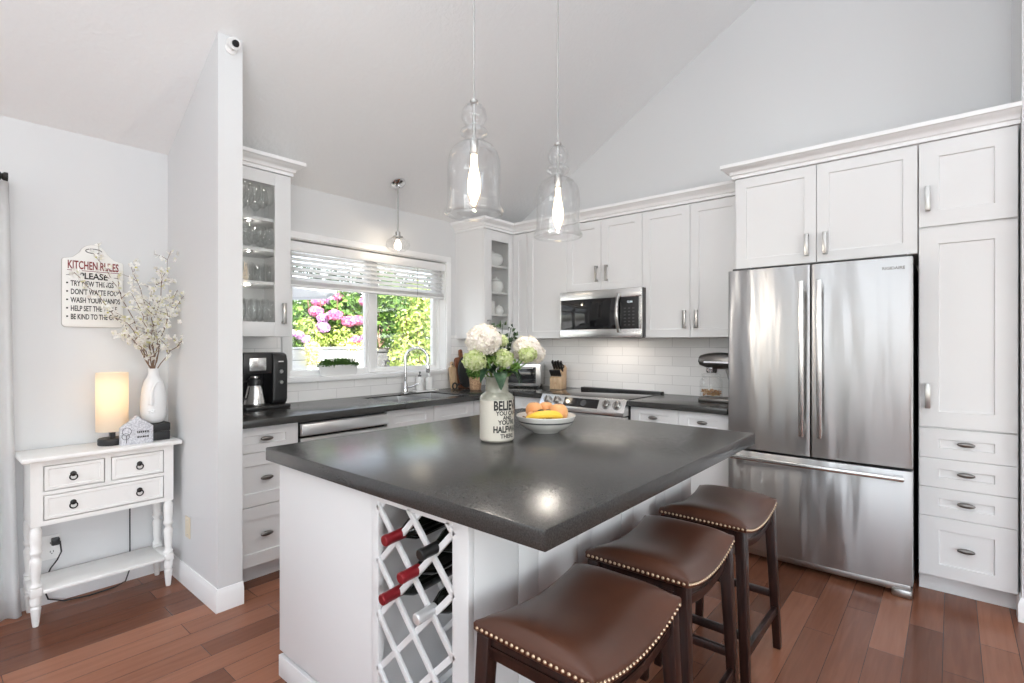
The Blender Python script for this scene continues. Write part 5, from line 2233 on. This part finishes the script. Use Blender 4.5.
# herb trough on the window sill
t = thing('herb_trough', 'white oval trough of clipped green moss on the window sill', 'planter', (-0.022, -1.915, 1.0885))
bm = nb()
lathe(bm, [(0.0, 0.0), (0.88, 0.0), (0.92, 0.004), (1.0, 0.075), (1.02, 0.080), (0.98, 0.080), (0.95, 0.070), (0.0, 0.068)], seg=48, sx=0.048, sy=0.165)
part('trough', bm, M['ceramic'], t)
rng = random.Random(21)
V, F = [], []
for _ in range(2600):
    a, q = rng.uniform(0, 2 * PI), math.sqrt(rng.random())
    lump = 0.75 + 0.25 * math.sin(9 * math.cos(a) * q)
    hgt = 0.066 * math.sqrt(max(0, 1 - q ** 7)) * lump
    p = Vector((0.056 * q * math.cos(a), 0.174 * q * math.sin(a), 0.066 + hgt * rng.uniform(0.35, 1)))
    add_leaf(V, F, p, Vector((math.cos(a), math.sin(a), 1.2)) + Vector((rng.gauss(0, .6), rng.gauss(0, .6), 0)), 0.014, 0.009, rng)
pyobj('moss', V, F, M['moss'], t)

# ------------------------------------------------------------------ corner: boards, potted plant, toaster oven, knife block
def board_shape(w, h, r_, hw_, hh, n=8):
    """rounded board standing on its lower edge, with a handle above"""
    p = arc(w - r_, r_, r_, -90, 0, n) + arc(w - r_, h - r_, r_, 0, 90, n)
    p += [(hw_, h + 0.004), (hw_, h + hh - hw_)] + arc(0, h + hh - hw_, hw_, 20, 160, n) + [(-hw_, h + hh - hw_), (-hw_, h + 0.004)]
    p += arc(-w + r_, h - r_, r_, 90, 180, n) + arc(-w + r_, r_, r_, 180, 270, n)
    return p


lean = Matrix.Rotation(R(-9), 4, 'Y')
t = thing('cutting_board', 'light wooden board leaning on the wall, left of the black one', 'cutting board', (0.085, -0.815, 0.9149))
bm = nb()
prism(bm, board_shape(0.042, 0.20, 0.015, 0.016, 0.05), 'x', -0.008, 0.008, 0.003, mtx=lean)
part('board', bm, M['wood'], t)
bm = nb()
lathe(bm, [(0.007, 0), (0.007, 0.0012), (0.0, 0.0012)], seg=14, mtx=lean @ Matrix.Translation((0.008, 0, 0.222)) @ Matrix.Rotation(R(90), 4, 'Y'))
part('hang_hole', bm, M['dark'], t)
t = thing('cutting_board', 'red-brown wooden board with a handle, behind the black board', 'cutting board', (0.085, -0.690, 0.9149))
bm = nb()
prism(bm, board_shape(0.085, 0.285, 0.03, 0.020, 0.075), 'x', -0.009, 0.009, 0.003, mtx=lean)
part('board', bm, M['redwood'], t)
bm = nb()
lathe(bm, [(0.007, 0), (0.007, 0.0012), (0.0, 0.0012)], seg=14, mtx=lean @ Matrix.Translation((0.009, 0, 0.335)) @ Matrix.Rotation(R(90), 4, 'Y'))
part('hang_hole', bm, M['dark'], t)
t = thing('cutting_board', 'black oval serving board leaning with its ring handle at the bottom left', 'cutting board', (0.165, -0.752, 0.9149))
bm = nb()
oval = [(0.098 * math.cos(2 * PI * k / 40), 0.150 + 0.150 * math.sin(2 * PI * k / 40)) for k in range(40)]
ly = Matrix.Rotation(R(-12), 4, 'Y')
prism(bm, oval, 'x', -0.006, 0.006, 0.002, mtx=ly @ Matrix.Translation((0, 0, 0.012)) @ Matrix.Rotation(R(-14), 4, 'X'))
part('board', bm, M['black'], t)
bm = nb()
tube(bm, [(0.004, -0.055, 0.055), (0.010, -0.095, 0.045), (0.014, -0.120, 0.040)], 0.012, 10, flat=0.6)
ring = [(0.016, -0.148 + 0.026 * math.cos(a), 0.034 + 0.026 * math.sin(a)) for a in [2 * PI * k / 24 for k in range(25)]]
tube(bm, ring, 0.0075, 8, cap=False)
part('ring_handle', bm, M['black'], t)

t = thing('potted_plant', 'small bushy green plant in a woven tan pot in the corner', 'potted plant', (0.285, -0.745, 0.9145))
bm = nb()
lathe(bm, [(0.0, 0.0), (0.045, 0.0), (0.048, 0.004), (0.060, 0.105), (0.061, 0.112), (0.056, 0.112), (0.052, 0.095), (0.0, 0.095)], seg=36)
part('pot', bm, M['cork'], t)
rng = random.Random(31)
leaf_cloud('foliage', [(0.0, 0.0, 0.165, 0.075), (0.02, -0.05, 0.155, 0.055), (0.0, 0.05, 0.16, 0.05)], 420, 0.030, 0.019, M['leaf'], t, rng, shell=0.35)
bm = nb()
for k in range(7):
    a = 2 * PI * k / 7
    tube(bm, [(0, 0, 0.09), (0.02 * math.cos(a), 0.02 * math.sin(a), 0.13), (0.05 * math.cos(a), 0.05 * math.sin(a), 0.17)], 0.0015, 5)
part('stems', bm, M['leaf_dark'], t)

t = thing('toaster_oven', 'silver toaster oven standing diagonally in the counter corner', 'toaster oven', (0.435, -0.285, 0.9145), R(28))
bm = nb()
box(bm, -0.205, -0.13, 0.018, 0.205, 0.15, 0.225, 0.008)
part('body', bm, M['steel_h'], t)
bm = nb()
box(bm, -0.198, -0.1345, 0.03, 0.205, -0.1302, 0.215, 0.001)
part('front_plate', bm, M['nickel'], t)
bm = nb()
box(bm, -0.185, -0.140, 0.048, 0.165, -0.135, 0.195, 0.002)
d = part('door', bm, M['black_glass'], t)
bm = nb()
tube(bm, [(-0.16, -0.165, 0.186), (0.14, -0.165, 0.186)], 0.007, 10)
for x in (-0.15, 0.13):
    tube(bm, [(x, -0.164, 0.186), (x, -0.1402, 0.186)], 0.005, 8)
part('handle', bm, M['nickel'], d)
for x in (-0.17, 0.17):
    for y in (-0.10, 0.12):
        bm = nb()
        lathe(bm, [(0.012, 0.0), (0.012, 0.018)], (x, y, 0), 12)
        part('foot', bm, M['black'], t)

t = thing('knife_block', 'pale wooden knife block on the counter left of the range', 'knife block', (0.800, -0.200, 0.9145), R(14))
bm = nb()
prism(bm, [(-0.085, 0.0), (0.060, 0.0), (0.060, 0.055), (0.000, 0.190), (-0.085, 0.120)][:0] + [(0.075, 0.0), (-0.065, 0.0), (-0.065, 0.105), (-0.030, 0.120), (0.045, 0.215), (0.085, 0.19)], 'x', -0.055, 0.055, 0.004)
part('block', bm, M['wood'], t)
bm = nb()
lathe(bm, [(0.010, 0), (0.010, 0.0008), (0.0, 0.0008)], seg=16, mtx=Matrix.Translation((0.0, -0.0652, 0.055)) @ Matrix.Rotation(R(90), 4, 'X'))
part('emblem', bm, M['cork'], t)
kd = Vector((0, -0.62, 0.78)).normalized()


def knife(p, length, w, lab, name='kitchen_knife', cat='knife', grp='big knives in the knife block'):
    c = Vector((0.800, -0.200, 0.9145)) + Matrix.Rotation(R(14), 3, 'Z') @ Vector(p)
    t = thing(name, lab, cat, c, R(14), grp)
    bm = nb()
    bar(bm, kd * 0.004, kd * length, w, 0.016, 0.004, up=(1, 0, 0), w1=w * 1.15, h1=0.018)
    part('handle', bm, M['black'], t)
    bm = nb()
    bar(bm, kd * -0.002, kd * 0.006, w * 0.95, 0.017, 0.001, up=(1, 0, 0))
    bar(bm, kd * -0.06, kd * -0.001, w * 0.7, 0.002, up=(1, 0, 0))
    for f in (0.35, 0.65):
        bar(bm, kd * length * f + Vector((-0.0095, 0, 0)), kd * length * f + Vector((0.0095, 0, 0)), 0.004, 0.004)
    part('bolster', bm, M['nickel'], t)


for i, x in enumerate((-0.038, -0.012, 0.014, 0.040)):
    knife((x, 0.015 + 0.0 * i, 0.180), 0.095 - 0.006 * (i % 2), 0.024, 'black-handled knife standing in the top slots of the knife block')
for i in range(6):
    knife((-0.042 + 0.0168 * i, -0.042, 0.118), 0.070, 0.015, 'black-handled steak knife in the front row of the knife block', 'steak_knife', 'knife', 'steak knives in the knife block')
c = Vector((0.800, -0.200, 0.9145)) + Matrix.Rotation(R(14), 3, 'Z') @ Vector((0.047, -0.005, 0.165))
t = thing('kitchen_scissors', 'black-handled kitchen scissors at the right of the knife block', 'scissors', c, R(14))
for s in (-1, 1):
    bm = nb()
    o_ = kd * 0.055 + Vector((s * 0.013, 0, 0))
    u_ = Vector((1, 0, 0))
    ring = [tuple(o_ + u_ * 0.012 * math.cos(a) + kd * 0.020 * math.sin(a)) for a in [2 * PI * k / 20 for k in range(21)]]
    tube(bm, ring, 0.0042, 8, cap=False)
    tube(bm, [tuple(kd * -0.01), tuple(kd * 0.036 + Vector((s * 0.010, 0, 0)))], 0.004, 8)
    part('loop', bm, M['black'], t)

# ------------------------------------------------------------------ right counter: stand mixer and glass jar
t = thing('stand_mixer', 'dark silver stand mixer half hidden by the refrigerator', 'mixer', (2.300, -0.290, 0.9145), R(0))
# head points along -x
bm = nb()
prism(bm, [(-0.15, -0.085), (0.11, -0.085), (0.135, -0.05), (0.135, 0.05), (0.11, 0.085), (-0.15, 0.085), (-0.165, 0.05), (-0.165, -0.05)], 'z', 0.0, 0.030, 0.008)
part('base', bm, M['pewter'], t)
bm = nb()
prism(bm, [(0.050, 0.0305), (0.128, 0.0305), (0.120, 0.13), (0.110, 0.235), (0.02, 0.235), (0.045, 0.15)], 'y', -0.05, 0.05, 0.014)
part('column', bm, M['pewter'], t)
bm = nb()
n = 22
rows = []
prof = []
for i in range(n + 1):
    f = i / n
    x = -0.165 + 0.298 * f
    r_ = 0.062 * (math.sin(PI * (0.10 + 0.86 * f)) ** 0.42)
    prof.append((r_, x))
prof = [(0.0, prof[0][1])] + prof + [(0.0, prof[-1][1])]
lathe(bm, prof, seg=32, mtx=Matrix.Translation((0, 0, 0.292)) @ Matrix.Rotation(R(90), 4, 'Y'), sx=0.95, sy=1.0)
part('motor_head', bm, M['pewter'], t, sharp=50)
bm = nb()
lathe(bm, [(0.020, 0), (0.020, 0.016), (0.014, 0.020), (0.0, 0.020)], seg=20, mtx=Matrix.Translation((-0.160, 0, 0.296)) @ Matrix.Rotation(R(-90), 4, 'Y'))
part('hub', bm, M['chrome'], t)
bm = nb()
lathe(bm, [(0.036, 0.0), (0.040, 0.012), (0.040, 0.038)], (-0.085, 0, 0.205), 28)
part('beater_shaft', bm, M['chrome'], t)
bm = nb()
bar(bm, (-0.12, -0.061, 0.283), (0.10, -0.061, 0.283), 0.004, 0.012)
part('trim_band', bm, M['chrome'], t)
bm = nb()
lathe(bm, [(0.009, 0), (0.009, 0.010), (0.0, 0.011)], seg=14, mtx=Matrix.Translation((0.06, -0.060, 0.268)) @ Matrix.Rotation(R(90), 4, 'X'))
part('speed_knob', bm, M['black'], t)
t = thing('glass_jar', 'clear glass jar with nuts in the bottom, standing on the base of the mixer', 'jar', (2.212, -0.290, 0.9452))
bm = nb()
lathe(bm, [(0.0, 0.0), (0.066, 0.0), (0.076, 0.006), (0.078, 0.03), (0.078, 0.110), (0.074, 0.125), (0.062, 0.135), (0.060, 0.144), (0.066, 0.147)], seg=40, cap0=False, cap1=False)
part('body', bm, M['glass_ware'], t, sharp=0)
bm = nb()
lathe(bm, [(0.065, 0.1475), (0.067, 0.149), (0.067, 0.163), (0.062, 0.167), (0.0, 0.167)], seg=40)
part('lid', bm, M['glass_ware'], t)
rng = random.Random(8)
nuts = nb()
for _ in range(150):
    a, q = rng.uniform(0, 2 * PI), 0.066 * math.sqrt(rng.random())
    z = 0.010 + rng.random() * 0.036 * (1.1 - 0.3 * math.sin(a))
    ball(nuts, (0, 0, 0), 0.007, 8, 5, (1, 0.7, 0.6), mtx=Matrix.Translation((q * math.cos(a), q * math.sin(a), z)) @ Matrix.Rotation(rng.uniform(0, 3), 4, 'Z') @ Matrix.Rotation(rng.uniform(0, 3), 4, 'X'))
nutmat = mat('nut_skin', (0.5, 0.25, 0.1), 0.5)
island_random(nutmat, [(0.62, 0.34, 0.14), (0.42, 0.18, 0.07), (0.80, 0.58, 0.34), (0.30, 0.12, 0.06)])
solo('nuts', nuts, nutmat, 'mixed brown nuts lying in the bottom of the glass jar', 'nuts', (2.212, -0.290, 0.9452), kind='stuff', sharp=0)


# ------------------------------------------------------------------ glasses behind the left glass door
def wine_glass_mesh(name, foot, stem_h, bowl):
    """foot disc, stem and a thin bowl given as (r, z above the stem)"""
    bm = nb()
    prof = [(foot, 0.0), (foot, 0.0015), (foot * 0.4, 0.005), (0.0042, 0.012), (0.0036, stem_h)]
    prof += [(r, stem_h + z) for r, z in bowl]
    inner = [(max(r - 0.0014, 0.0), stem_h + z + (0.003 if z < 0.01 else 0)) for r, z in bowl[::-1]]
    lathe(bm, prof + inner + [(0.0, stem_h + 0.004)], seg=28, cap0=True, cap1=False)
    return to_mesh(name, bm, M['glass_ware'], 0)


def tumbler_mesh(name, r0, r1, h):
    bm = nb()
    lathe(bm, [(0.0, 0.0), (r0 * 0.95, 0.0), (r0, 0.003), (r1, h), (r1 - 0.002, h), (r0 - 0.003, 0.012), (0.0, 0.010)], seg=28)
    return to_mesh(name, bm, M['glass_ware'], 0)


wine = wine_glass_mesh('wine_glass', 0.033, 0.085, [(0.012, 0.002), (0.030, 0.022), (0.039, 0.050), (0.038, 0.080), (0.031, 0.118)])
flute = wine_glass_mesh('champagne_flute', 0.030, 0.075, [(0.008, 0.002), (0.020, 0.030), (0.025, 0.070), (0.0245, 0.110), (0.021, 0.150)])
goblet = wine_glass_mesh('goblet', 0.033, 0.040, [(0.014, 0.002), (0.034, 0.020), (0.041, 0.046), (0.039, 0.070), (0.033, 0.098)])
tumbler = tumbler_mesh('tumbler', 0.029, 0.034, 0.118)
short = tumbler_mesh('tumbler', 0.033, 0.038, 0.088)


def rows(me, name, label, group, z, xs, ys, jit=0.003, seed=1):
    rg = random.Random(seed)
    for x in xs:
        for y in ys:
            o = link(name, me)
            o.location = (x + rg.uniform(-jit, jit), y + rg.uniform(-jit, jit), z + 0.0006)
            tag(o, label, 'glass', group)


ysl = (-2.835, -2.750, -2.665, -2.580)
rows(wine, 'wine_glass', 'clear stemmed wine glass on the top shelf of the left glass-front cabinet', 'wine glasses on the top shelf', LSH[0], (0.085, 0.185, 0.275), ysl)
rows(goblet, 'goblet', 'clear short-stemmed goblet on the second shelf of the left glass-front cabinet', 'goblets on the second shelf', LSH[1], (0.085, 0.185, 0.275), (-2.82, -2.725, -2.630, -2.545))
rows(tumbler, 'tumbler', 'clear straight tumbler on the third shelf of the left glass-front cabinet', 'tumblers on the third shelf', LSH[2], (0.07, 0.155, 0.24), (-2.84, -2.765, -2.69, -2.615, -2.54))
rows(short, 'tumbler', 'short clear tumbler along the front of the third shelf of the left glass-front cabinet', 'short tumblers on the third shelf', LSH[2], (0.285,) if False else (0.292,), (-2.85, -2.765, -2.68) if False else (), seed=2)
rows(flute, 'champagne_flute', 'clear champagne flute at the back of the lowest shelf of the left glass-front cabinet', 'flutes on the lowest shelf', LZ0 + 0.018, (0.07, 0.145), (-2.84, -2.765, -2.69, -2.615, -2.54))
rows(wine, 'wine_glass', 'clear stemmed wine glass at the front of the lowest shelf of the left glass-front cabinet', 'wine glasses on the lowest shelf', LZ0 + 0.018, (0.275,), ysl, seed=4)

# white crockery behind the corner glass door
cx_ = 0.235
t = thing('tureen', 'wide white lidded tureen on the top shelf of the corner cabinet', 'tureen', (cx_, -0.475, CSH[0] + 0.0006))
bm = nb()
lathe(bm, [(0.0, 0.0), (0.05, 0.0), (0.055, 0.008), (0.095, 0.03), (0.108, 0.06), (0.105, 0.085), (0.098, 0.09)], seg=36)
part('bowl', bm, M['ceramic'], t)
bm = nb()
lathe(bm, [(0.100, 0.0905), (0.098, 0.098), (0.075, 0.118), (0.03, 0.130), (0.010, 0.132), (0.016, 0.144), (0.010, 0.152), (0.0, 0.153)], seg=36)
part('lid', bm, M['ceramic'], t)
t = thing('teapot', 'round white teapot on the second shelf of the corner cabinet', 'teapot', (cx_ + 0.02, -0.440, CSH[1] + 0.0006))
bm = nb()
lathe(bm, [(0.0, 0.0), (0.04, 0.0), (0.045, 0.006), (0.072, 0.035), (0.078, 0.065), (0.068, 0.1), (0.042, 0.118)], seg=32)
part('pot', bm, M['ceramic'], t)
bm = nb()
lathe(bm, [(0.042, 0.1185), (0.038, 0.128), (0.012, 0.138), (0.010, 0.142), (0.014, 0.152), (0.0, 0.158)], seg=24)
part('lid', bm, M['ceramic'], t)
bm = nb()
tube(bm, [(0, -0.066, 0.05), (0.005, -0.095, 0.075), (0.005, -0.112, 0.112)], [0.016, 0.011, 0.008], 12)
part('spout', bm, M['ceramic'], t)
bm = nb()
tube(bm, [(0, 0.062, 0.095), (0, 0.098, 0.098), (0, 0.108, 0.065), (0, 0.072, 0.038)], 0.007, 10)
part('handle', bm, M['ceramic'], t)
t = thing('mug', 'white mug with a dark pattern left of the teapot in the corner cabinet', 'mug', (cx_ + 0.045, -0.592, CSH[1] + 0.0006))
bm = nb()
lathe(bm, [(0.0, 0.0), (0.034, 0.0), (0.038, 0.004), (0.041, 0.098), (0.038, 0.098), (0.035, 0.008), (0.0, 0.007)], seg=28)
mugm = mat('patterned_mug', (0.8, 0.8, 0.8), 0.25)
ramp_noise(mugm, coords(mugm), 55, (0.06, 0.06, 0.065), (0.84, 0.84, 0.83), 0.44, 0.50)
part('cup', bm, mugm, t)
bm = nb()
tube(bm, [(0.0, -0.036, 0.08), (0.0, -0.060, 0.075), (0.0, -0.062, 0.035), (0.0, -0.036, 0.025)], 0.005, 8)
part('handle', bm, M['ceramic'], t)
t = thing('canister', 'tall white lidded canister on the third shelf of the corner cabinet', 'canister', (cx_ + 0.02, -0.530, CSH[2] + 0.0006))
bm = nb()
lathe(bm, [(0.0, 0.0), (0.050, 0.0), (0.053, 0.004), (0.053, 0.105), (0.050, 0.108)], seg=32)
part('body', bm, M['ceramic'], t)
bm = nb()
lathe(bm, [(0.055, 0.1085), (0.055, 0.118), (0.02, 0.126), (0.008, 0.128), (0.012, 0.140), (0.0, 0.145)], seg=32)
part('lid', bm, M['ceramic'], t)
t = thing('sugar_bowl', 'small white sugar bowl right of the canister in the corner cabinet', 'bowl', (cx_ + 0.03, -0.412, CSH[2] + 0.0006))
bm = nb()
lathe(bm, [(0.0, 0.0), (0.028, 0.0), (0.048, 0.022), (0.050, 0.045), (0.038, 0.068)], seg=28)
part('body', bm, M['ceramic'], t)
bm = nb()
lathe(bm, [(0.038, 0.0685), (0.034, 0.076), (0.010, 0.084), (0.008, 0.088), (0.011, 0.096), (0.0, 0.100)], seg=24)
part('lid', bm, M['ceramic'], t)
for k in range(4):
    bm = nb()
    lathe(bm, [(0.0, 0.0), (0.03, 0.0), (0.034, 0.003), (0.072, 0.040), (0.074, 0.044), (0.070, 0.042), (0.032, 0.008), (0.0, 0.007)], seg=36)
    solo('cereal_bowl', bm, M['ceramic'], 'white bowl in the stack on the bottom shelf of the corner cabinet', 'bowl', (cx_ + 0.01, -0.470, UZ0 + 0.0186 + 0.0125 * k), group='bowls on the bottom shelf')

# ------------------------------------------------------------------ the garden outside the window
bm = nb()
box(bm, -16, -16, -0.35, -0.15, 16, -0.20)
struct('ground_patio', bm, M['concrete'])
t = thing('raised_bed', 'white boarded raised garden bed beyond the window', 'garden bed', (-3.0, -1.2, -0.2))
bm = nb()
n = 11
for k in range(n):
    box(bm, 0.46, -1.6, 0.0 + k * 0.132, 0.50, 1.30, 0.127 + k * 0.132, 0.004)
part('boards', bm, M['siding'], t)
bm = nb()
box(bm, 0.40, -1.62, 1.452, 0.53, 1.32, 1.475, 0.004)
part('cap_board', bm, M['siding'], t)
bm = nb()
box(bm, -0.7, -1.6, 0.0, 0.455, 1.30, 1.41)
part('soil', bm, M['soil'], t)

rng = random.Random(77)
t = thing('hydrangea_bush', 'large pink-flowering hydrangea bush above the white garden bed', 'bush', (-3.1, -0.2, 1.21))
leaf_cloud('foliage', [(0.0, 0.0, 0.30, 0.34), (0.05, 0.25, 0.35, 0.30), (-0.10, -0.25, 0.30, 0.30), (-0.1, 0.1, 0.60, 0.32), (-0.1, 0.35, 0.62, 0.28), (-0.15, -0.2, 0.55, 0.25)], 1900, 0.10, 0.060, M['leaf'], t, rng, shell=0.5)
bm = nb()
for k in range(9):
    a = 2 * PI * k / 9
    tube(bm, [(0.05 * math.cos(a), 0.1 * math.sin(a), 0.0), (0.15 * math.cos(a), 0.3 * math.sin(a), 0.35), (0.18 * math.cos(a), 0.36 * math.sin(a), 0.7)], 0.008, 6)
part('stems', bm, M['bark'], t)
for (x, y, z, r, key, lab) in ((0.36, -0.15, 0.49, 0.085, 'hyd_pink', 'bright pink flower head'), (0.36, 0.06, 0.41, 0.085, 'hyd_pink', 'bright pink flower head'), (0.34, 0.22, 0.43, 0.075, 'hyd_pink', 'bright pink flower head'),
                               (0.40, -0.34, 0.32, 0.08, 'hyd_purple', 'purple pink flower head'), (0.05, -0.21, 0.69, 0.085, 'hyd_pink', 'bright pink flower head'), (0.0, -0.05, 0.72, 0.075, 'hyd_purple', 'pale purple flower head'),
                               (0.20, 0.42, 0.71, 0.07, 'hyd_pink', 'bright pink flower head'), (0.15, -0.30, 0.54, 0.08, 'hyd_pink', None), (0.0, 0.12, 0.76, 0.07, 'hyd_pink', None), (0.25, -0.26, 0.45, 0.06, 'hyd_purple', None)):
    flower_head('flower_head', (x, y, z), r, 90, 0.035, M[key], t, rng, 0.7, lab)
t = thing('lime_shrub', 'yellow-green shrub in front of the left of the hydrangea bush', 'bush', (-2.78, -0.62, 1.21))
leaf_cloud('foliage', [(0, 0, 0.20, 0.19), (0.0, 0.12, 0.14, 0.14), (-0.05, -0.08, 0.33, 0.13)], 520, 0.065, 0.036, M['leaf_lime'], t, rng, shell=0.4)
bm = nb()
for k in range(5):
    tube(bm, [(0, 0, 0.0), (0.05 * math.cos(k), 0.08 * math.sin(k * 1.3), 0.25)], 0.005, 6)
part('stems', bm, M['bark'], t)
t = thing('lime_shrub', 'yellow-green shrub below the pink flowers, in the middle of the garden bed', 'bush', (-2.72, -0.26, 1.21))
leaf_cloud('foliage', [(0, 0, 0.18, 0.19), (0.02, 0.16, 0.10, 0.13)], 480, 0.065, 0.036, M['leaf_lime'], t, rng, shell=0.4)
bm = nb()
for k in range(5):
    tube(bm, [(0, 0, 0.0), (0.05 * math.cos(k), 0.08 * math.sin(k * 1.3), 0.25)], 0.005, 6)
part('stems', bm, M['bark'], t)
t = thing('round_shrub', 'pale green rounded shrub at the right end of the garden bed, by the window bar', 'bush', (-2.85, 0.12, 1.21))
leaf_cloud('foliage', [(0, 0, 0.28, 0.16), (0, 0.02, 0.10, 0.14), (0.02, -0.02, 0.42, 0.10)], 560, 0.05, 0.028, M['leaf_lime'], t, rng, shell=0.5)
bm = nb()
for k in range(4):
    tube(bm, [(0, 0, 0.0), (0.04 * math.cos(k), 0.04 * math.sin(k * 1.3), 0.3)], 0.005, 6)
part('stems', bm, M['bark'], t)
t = thing('trailing_plant', 'pale yellow trailing plant spilling over the white garden bed', 'plant', (-2.47, -0.83, 1.28))
V, F = [], []
for k in range(26):
    y = rng.uniform(-0.075, 0.075)
    L_ = rng.uniform(0.15, 0.34)
    m_ = 9
    for i in range(m_):
        f = i / m_
        p = Vector((0.02 + 0.04 * math.sin(min(1, f * 3) * PI / 2) + rng.gauss(0, .006), y + rng.gauss(0, .006), 0.035 - L_ * max(0, f - 0.12)))
        for _ in range(2):
            add_leaf(V, F, p, Vector((1, rng.gauss(0, .6), rng.gauss(0, .6))), 0.036, 0.018, rng)
pyobj('foliage', V, F, M['tail'], t)
t = thing('trailing_plant', 'yellow-flowering trailing plant with a red bloom, right of the garden bed', 'plant', (-2.52, -0.16, 1.28))
V, F = [], []
for _ in range(240):
    p = Vector((rng.gauss(0.0, .05), rng.gauss(0, .10), rng.gauss(0.0, .045)))
    add_leaf(V, F, p, Vector((1, rng.gauss(0, .6), rng.gauss(0.4, .6))), 0.04, 0.022, rng)
pyobj('foliage', V, F, M['tail'], t)
flower_head('flower_head', (0.02, -0.02, 0.095), 0.06, 60, 0.03, M['hyd_pink'], t, rng, 0.6, 'red pink flower head')
flower_head('flower_head', (0.0, 0.14, 0.12), 0.055, 50, 0.028, M['hyd_purple'], t, rng, 0.7, 'pale purple flower head')
t = thing('flowering_plant', 'low purple and pink flowers at the left end of the garden bed', 'plant', (-2.75, -0.98, 1.21))
leaf_cloud('foliage', [(0, 0, 0.10, 0.13), (0, 0.14, 0.10, 0.10)], 260, 0.05, 0.028, M['leaf'], t, rng, shell=0.4)
for (x, y, z, r) in ((0.08, 0.10, 0.22, 0.05), (0.06, 0.0, 0.24, 0.05), (0.1, 0.18, 0.17, 0.045), (0.1, -0.1, 0.2, 0.045)):
    flower_head('flower_head', (x, y, z), r, 50, 0.028, M['hyd_purple'], t, rng, 0.8)
# taller greenery
t = thing('small_tree', 'dark green leafy tree at the far left beyond the garden bed', 'tree', (-4.1, -0.32, -0.2))
leaf_cloud('crown', [(0, 0, 1.95, 0.30), (0.0, 0.12, 1.65, 0.26), (0.0, -0.1, 2.2, 0.2)], 1100, 0.085, 0.05, M['leaf'], t, rng, shell=0.45)
bm = nb()
tube(bm, [(0, 0, 0), (0.02, 0.02, 1.0), (0, 0, 2.0)], [0.04, 0.03, 0.015], 8)
part('trunk', bm, M['bark'], t)
t = thing('tall_hedge', 'tall dark green hedge closing off the garden', 'hedge', (-5.4, 1.6, -0.2))
leaf_cloud('foliage', [(0.0, -1.3 + 0.62 * k, 0.75 + 0.85 * j, 0.62) for k in range(8) for j in range(3)], 9000, 0.12, 0.072, M['leaf_dark'], t, rng, shell=0.6)
bm = nb()
for k in range(8):
    tube(bm, [(-0.1, -1.3 + 0.62 * k, 0), (-0.1, -1.3 + 0.62 * k, 2.4)], [0.05, 0.015], 7)
part('trunks', bm, M['bark'], t)
t = thing('charcoal_planter', 'charcoal box planter seen through the right sash', 'planter', (-2.75, 0.36, -0.2))
bm = nb()
box(bm, -0.22, -0.23, 0.0, 0.22, 0.23, 1.40, 0.01)
box(bm, -0.235, -0.245, 1.40, 0.235, 0.245, 1.44, 0.006)
part('box', bm, M['charcoal_pot'], t)
bm = nb()
box(bm, -0.21, -0.22, 1.4405, 0.21, 0.22, 1.45)
part('soil', bm, M['soil'], t)
t = thing('leafy_bush', 'dense mid-green bush growing in and behind the charcoal planter', 'bush', (-3.1, 0.75, 1.26))
leaf_cloud('foliage', [(0.1, -0.15, 0.22, 0.26), (0.0, 0.1, 0.45, 0.32), (-0.1, 0.3, 0.80, 0.34), (0.1, -0.1, 0.68, 0.26), (0.0, 0.55, 0.5, 0.35), (-0.1, 0.0, 1.0, 0.25)], 2000, 0.085, 0.05, M['leaf'], t, rng, shell=0.5)
bm = nb()
for k in range(6):
    a = 2 * PI * k / 6
    tube(bm, [(0.3, -0.35, 0.0), (0.1 * math.cos(a), 0.2 * math.sin(a), 0.4), (0.15 * math.cos(a), 0.3 * math.sin(a), 0.8)], 0.008, 6)
part('stems', bm, M['bark'], t)
t = thing('variegated_shrub', 'bright yellow-green shrub filling the right of the window, nearest the glass', 'bush', (-2.15, 0.50, -0.2))
leaf_cloud('foliage', [(0.0, 0.0, 1.78, 0.26), (0.02, -0.08, 1.52, 0.24), (0.05, -0.22, 1.30, 0.20), (-0.05, 0.16, 1.95, 0.24), (0.0, 0.20, 1.6, 0.28), (0.05, 0.1, 1.2, 0.30), (-0.05, 0.12, 2.2, 0.2)], 2000, 0.075, 0.046, M['leaf_lime'], t, rng, shell=0.45)
bm = nb()
for k in range(6):
    a = 2 * PI * k / 6
    tube(bm, [(0, 0.05, 0.0), (0.05 * math.cos(a), 0.06 * math.sin(a), 1.0), (0.12 * math.cos(a), 0.2 * math.sin(a), 1.9)], 0.010, 6)
part('stems', bm, M['bark'], t)
# awning edge over the patio
t = thing('patio_umbrella', 'pale blue grey patio umbrella seen at the top left of the window', 'umbrella', (-1.80, -2.00, -0.2))
bm = nb()
lathe(bm, [(1.0, 2.02), (1.0, 2.06), (0.5, 2.26), (0.0, 2.42), (0.0, 2.40), (0.5, 2.24), (0.98, 2.05)], seg=8, cap0=False, cap1=False)
part('canopy', bm, M['awning'], t, sharp=10)
bm = nb()
tube(bm, [(0, 0, 0.0), (0, 0, 2.39)], 0.022, 12)
part('pole', bm, M['nickel'], t)
bm = nb()
lathe(bm, [(0.22, 0.0), (0.22, 0.05), (0.05, 0.07), (0.03, 0.2)], seg=24)
part('base', bm, M['grey_dark'], t)
